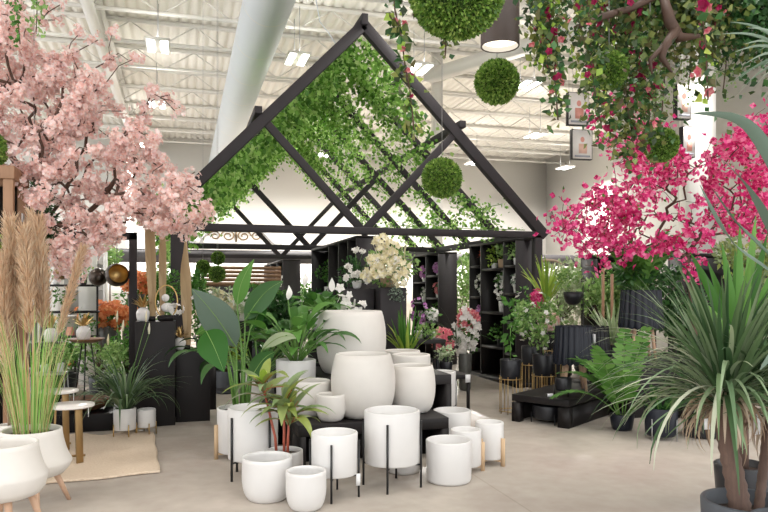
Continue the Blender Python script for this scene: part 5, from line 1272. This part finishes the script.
pot_part(t, prof_cyl(.15, .26, .14), 'navypot', loc=(0, 0, .03)); stand_parts(t, .15, 0, .03, 'wire', 4, .008, .2, .4, ring=False)
frond_plant(t, .22, 8, .4, .014, .06, (.6, 1.4), (.3, 1.2), 12, 'dark_leaf')
q = at(702, 6.6, 0); t = thing('plant_pot', (q.x, q.y, 0), 'dark round pot on the floor behind the palm trunk', 'plant pot'); pot_part(t, prof_cyl(.17, .3, .16), 'blackpot', soil=.28)
spiky(MB(), (0, 0, .28), 60, .6, .014, (.5, 1.5), (.4, 1.4)).build('leaves', 'dark_leaf', t)
# pale agave
q = at(606, 8.6, 0); t = thing('potted_agave', (q.x+.1, q.y, .285), 'pale silvery spiky agave between the two ribbed planters', 'potted plant')
pot_part(t, prof_cyl(.14, .4, .12), 'blackpot', soil=.36)
m = MB(); spiky(m, (0, 0, .42), 70, .55, .016, (.5, 1.5), (.0, .7), r0=.04, k=7); m.build('leaves', 'var_leaf', t)
bx_ = MB().box(-.2, .2, -.2, .2, 0, .285).build('plinth', 'black', loc=(q.x+.1, q.y+.05, 0)); tag(bx_, 'low black plinth under the pale agave', 'plinth')
# background foliage banks on the right
bank = [
 (560, 11.0, 'var_leaf', (.6, .4, .65), 1.30, 1500, 'white_petal', 20, 'variegated pale shrub beyond the spiky dracaena'),
 (585, 11.8, 'var_leaf', (.5, .4, .65), 1.35, 1300, None, 0, 'tall variegated shrub below the magenta blossom tip'),
 (548, 10.2, 'light_leaf', (.3, .3, .4), .7, 500, 'pink', 30, 'low light green shrub with blush blooms beyond the platform'),
 (602, 10.0, 'light_leaf', (.5, .4, .5), 1.2, 1200, None, 0, 'light green shrub behind the pole planter'),
 (628, 9.9, 'mid_leaf', (.4, .4, .5), 1.35, 900, 'cream_petal', 12, 'mid green shrub behind the tall fern'),
 (655, 9.6, 'dark_leaf', (.5, .4, .55), 1.45, 1000, None, 0, 'dark green bush under the magenta tree'),
 (690, 9.3, 'dark_leaf', (.5, .4, .5), 1.0, 900, None, 0, 'dark bush hidden low behind the palm crown'),
 (745, 9.0, 'olive_leaf', (.6, .4, .45), 1.75, 1000, None, 0, 'olive green bush behind the upright yucca blades'),
 (735, 8.0, 'dark_leaf', (.6, .4, .5), .8, 900, None, 0, 'dark low bush behind the palm at the edge'),
 (615, 13.5, 'mid_leaf', (.8, .5, .7), 1.2, 1000, None, 0, 'far mid green shrub before the return wall'),
]
for (px, z, lf_, rad, h, n, fm, nf, l) in bank:
    q = at(px, z, 0); shrub((q.x, q.y, 0), l, lf_, (0, 0, h), rad, n, .08, ('blackpot', .2, .5), flower=fm, nf=nf)
q = at(612, 10.8, 0); t = thing('open_cabinet', (q.x, q.y, 0), 'black open cabinet behind the agave under the magenta blossoms', 'cabinet')
MB().box(-.42, -.38, -.2, .2, 0, 1.88).build('side_panel', 'black', t); MB().box(.38, .42, -.2, .2, 0, 1.88).build('side_panel', 'black', t); MB().box(-.38, .38, .18, .2, 0, 1.84).build('back_panel', 'black', t)
MB().box(-.42, .42, -.2, .2, 1.84, 1.9).build('top', 'black', t); MB().box(-.38, .38, -.2, .18, 1.0, 1.04).build('shelf', 'black', t)
for (px, y0, y1, l) in ((603, 268, 300, 'reddish wooden post with a flat cap below the blossoms, outer one'), (612, 274, 300, 'reddish wooden post below the blossoms, inner one')):
    q = at(px, 9.2, 0); h = hz(y0, 9.2); o = MB().tube([(0, 0, 0), (0, 0, h)], .02, 12).build('wooden_post', 'rustic', loc=(q.x, q.y, 0), smooth=True); tag(o, l, 'post')
# dark shelving behind the yucca at the far right
q = at(735, 10.5, 0); t = thing('open_cabinet', (q.x, q.y, 0), 'dark open shelving behind the yucca blades at the edge', 'cabinet')
MB().box(-1.0, 1.0, .2, .24, 0, 1.85).build('back_panel', 'black', t); MB().box(-1.0, 1.0, -.2, .2, 1.85, 1.9).build('top', 'black', t); MB().box(-1.0, -.95, -.2, .2, 0, 1.85).build('side_panel', 'black', t); MB().box(-.95, 1, -.2, .2, 1.1, 1.14).build('shelf', 'black', t)
t = thing('driftwood_stick', at(552, 10.5, 1.98), 'thin curved bare twig above the dark shelf end', 'twig')
MB().tube(rel(t, (540, 262, 9.9), (546, 260, 9.9), (556, 261, 9.9), (562, 264, 9.9)), [.02, .022, .018, .008], 6).build('twig', 'dead_leaf', t)

# foreground palm
pr_ = Vector(at(750, 3.3, 0)); fp_ = thing('potted_palm', pr_, 'large foreground palm with shaggy brown trunk in a charcoal pot', 'potted palm')
pot_part(fp_, prof_cyl(.215, .40, .2, .03), 'greypot', soil=.33, n=56, wall=.022)
def trunk_mesh(root, pts, rad):
    P = [Vector(L_(root, V3(*p))) for p in pts]; k = 26; Q = []; R = []
    for i in range(k):
        u = i/(k-1)*(len(P)-1); j = min(int(u), len(P)-2); f = u-j; Q.append(P[j].lerp(P[j+1], f)); R.append((rad[j]*(1-f)+rad[j+1]*f)*(1+.07*((i % 2)*2-1)))
    return MB().tube(Q, R, 20).build('trunk', 'palmbark', root, smooth=True)
z_ = 3.3
trunk_mesh(fp_, [(742, 518, z_), (737, 490, z_), (729, 450, z_), (723, 420, z_), (727, 392, z_)], [.050, .047, .044, .041, .038])
trunk_mesh(fp_, [(758, 516, 3.35), (762, 480, 3.4), (766, 440, 3.4), (770, 410, 3.4)], [.024, .022, .02, .018])
head = Vector(L_(fp_, V3(726, 398, z_)))
def crown(name, mat, n, L, w, e0, droop, az=(0, 2*PI), hd=head, r0=.035, lv=.25, dz=.06, k=11):
    m = MB()
    for i in range(n):
        a = random.uniform(*az); bs = hd+Vector((r0*math.cos(a), r0*math.sin(a), random.uniform(-dz, dz)))
        pts = arc(bs, a, random.uniform(*e0), L*random.uniform(1-lv, 1+lv*.5), random.uniform(*droop), k, random.uniform(-.25, .25))
        m.strip(pts, blade_w(k, w*random.uniform(.8, 1.15)), (-math.sin(a), math.cos(a), 0), .3)
    return m.build(name, mat, fp_)
crown('upright_leaves', 'palm_leaf', 115, .66, .012, (.75, 1.56), (.05, .7))
tag(crown('arching_leaves', 'palm_leaf', 60, .68, .0135, (.15, .9), (.6, 1.5)), 'arching dark green leaves')
tag(crown('pale_leaves', 'palm_pale', 115, .67, .0115, (.0, 1.1), (.7, 1.6)), 'pale green drooping leaves')
tag(crown('dry_leaves', 'dead_leaf', 90, .27, .009, (-.9, .3), (.8, 1.6), r0=.045, dz=.05), 'dry tan leaves hanging round the trunk')
h2 = Vector(L_(fp_, V3(772, 408, 3.4)))
tag(crown('dry_leaves', 'dead_leaf', 30, .28, .008, (-.8, .2), (.8, 1.5), hd=h2, r0=.03), 'dry tan leaves of the second trunk')
crown('second_crown_leaves', 'palm_leaf', 70, .6, .0125, (.1, 1.5), (.2, 1.2), hd=h2)
MB().box(-.02, .02, -.001, .001, 0, .1).build('plant_label', 'paper', fp_, loc=head+Vector((.13, -.05, -.17)))
MB().box(-.015, .015, -.001, .001, 0, .05).build('plant_label', 'paper', fp_, loc=head+Vector((-.15, -.05, -.13)))
# yucca behind
q = at(742, 4.3, 0); t = thing('potted_yucca', (q.x, q.y, 0), 'yucca with broad bright upright blades rising behind the palm', 'potted plant')
pot_part(t, prof_cyl(.16, .32, .14), 'blackpot', soil=.28); MB().tube([(0, 0, .26), (.01, 0, .95)], [.04, .03], 10).build('trunk', 'palmbark', t)
m = MB()
for (px, py, z) in ((740, 222, 4.2), (722, 243, 4.2), (756, 216, 4.3), (768, 232, 4.2), (708, 262, 4.3), (690, 252, 4.2), (784, 250, 4.2), (735, 250, 4.5), (750, 260, 4.0), (700, 300, 4.0), (775, 280, 4.1), (762, 250, 4.5)):
    tip = Vector(L_(t, V3(px, py, z))); b0 = Vector((0, 0, .93)); pts = [b0.lerp(tip, u)+Vector((0, 0, .04*math.sin(PI*u))) for u in np.linspace(0, 1, 10)]
    m.strip(pts, [.034*min(1, .45+u*2)*(1-u**3*.95) for u in np.linspace(0, 1, 10)], (.9, -.3+random.uniform(-.3, .3), .1), .3)
m.build('leaves', 'mid_leaf', t, smooth=True)
# agave with long grey leaves, crown just beyond the frame edge
q = at(800, 3.0, 0); t = thing('potted_agave', (q.x, q.y, 0), 'giant grey-green agave whose long curved leaves enter over the palm', 'potted plant')
pot_part(t, prof_cyl(.2, .4, .17), 'greypot', soil=.36); MB().tube([(0, 0, .3), (0, 0, 1.36)], [.05, .04], 12).build('trunk', 'palmbark', t)
def curve_leaf(m, pts, w, side):
    P = [Vector(L_(t, V3(*p))) for p in pts]; out = []; n = len(P)-1
    for i in range(15):
        u = i/14*n; j = min(int(u), n-1); f = u-j
        p0, p1, p2, p3 = P[max(j-1, 0)], P[j], P[j+1], P[min(j+2, n)]
        out.append(.5*((2*p1)+(p2-p0)*f+(2*p0-5*p1+4*p2-p3)*f*f+(3*p1-p0-3*p2+p3)*f**3))
    m.strip(out, [w*min(1, .6+u*1.5)*(1-u**2.2*.97) for u in np.linspace(0, 1, 15)], side, .25)
m = MB()
curve_leaf(m, [(800, 290, 3.0), (790, 200, 2.95), (762, 142, 2.9), (735, 118, 2.85), (692, 113, 2.8)], .036, (.3, -.6, .75))
curve_leaf(m, [(800, 290, 3.0), (772, 232, 2.95), (745, 185, 2.9), (718, 156, 2.85)], .038, (.5, -.3, -.75))
curve_leaf(m, [(800, 290, 3.0), (768, 255, 2.9), (735, 222, 2.85), (712, 188, 2.8)], .036, (.5, -.3, -.75))
curve_leaf(m, [(800, 295, 3.0), (765, 268, 2.85), (730, 240, 2.75), (700, 185, 2.75)], .02, (.5, -.3, -.75))
curve_leaf(m, [(800, 295, 3.0), (800, 180, 3.1), (790, 110, 3.1), (775, 80, 3.1)], .05, (.9, -.3, 0))
curve_leaf(m, [(800, 295, 3.0), (840, 200, 3.1), (860, 150, 3.1)], .05, (.9, -.3, 0))
curve_leaf(m, [(800, 295, 3.0), (870, 250, 3.1), (920, 230, 3.1)], .05, (.3, -.3, .9))
curve_leaf(m, [(800, 295, 3.0), (790, 330, 2.7), (760, 370, 2.6)], .03, (.8, -.3, .3))
m.build('leaves', 'grey_leaf', t, smooth=True)
# thin spiky hanging plant at the top right corner
q = V3(800, 62, 3.2); t = thing('hanging_spider_plant', q, 'thin pale spiky leaves of a hanging plant at the upper corner', 'hanging plant')
m = MB()
for (px, py) in ((722, 34), (735, 52), (742, 66), (748, 28), (738, 80), (752, 92), (730, 22), (760, 50), (756, 74), (764, 104), (745, 44), (735, 96), (725, 88), (765, 30)):
    tip = Vector(L_(t, V3(px, py, random.uniform(2.9, 3.3)))); pts = [tip*u+Vector((0, 0, .05*math.sin(PI*u))) for u in np.linspace(0, 1, 9)]
    m.strip(pts, blade_w(9, .008), (.3, -.4, .8), .3)
for i in range(40):
    a = random.uniform(-1.3, 1.3); pts = arc((0, 0, 0), a, random.uniform(-.5, 1.2), .4, 1.2, 8); m.strip(pts, blade_w(8, .008), (-math.sin(a), math.cos(a), 0), .3)
m.build('leaves', 'silver_leaf', t); MB().sphere((0, 0, -.06), .09, 16, 10).build('basket', 'basket', t); MB().tube([(0, 0, 0), (0, 0, CEIL-.4-q.z)], .003, 4).build('cord', 'wire', t)

# ---------------------------------------------------------------- camera, daylight, view
cam = bpy.data.cameras.new('camera'); co = bpy.data.objects.new('camera', cam); COL.objects.link(co); S.camera = co
co.location = (0, 0, CAMH); co.rotation_euler = (PI/2, 0, -TH)
cam.sensor_width = 36; cam.lens = F/768*36; cam.shift_y = (HY-256)/768.0; cam.clip_end = 200
cam.dof.use_dof = False
wld = bpy.data.worlds.new('daylight'); S.world = wld; wld.use_nodes = True
bg = wld.node_tree.nodes['Background']; bg.inputs[0].default_value = (.965, .98, 1, 1); bg.inputs[1].default_value = 1.85
S.view_settings.view_transform = 'Standard'; S.view_settings.look = 'None'; S.view_settings.gamma = 1; S.view_settings.use_curve_mapping = False
S.view_settings.exposure = .35
S.cycles.max_bounces = 7; S.cycles.diffuse_bounces = 4; S.cycles.transparent_max_bounces = 8
S.cycles.use_denoising = True; S.cycles.caustics_reflective = False; S.cycles.caustics_refractive = False
S.cycles.sample_clamp_indirect = 6
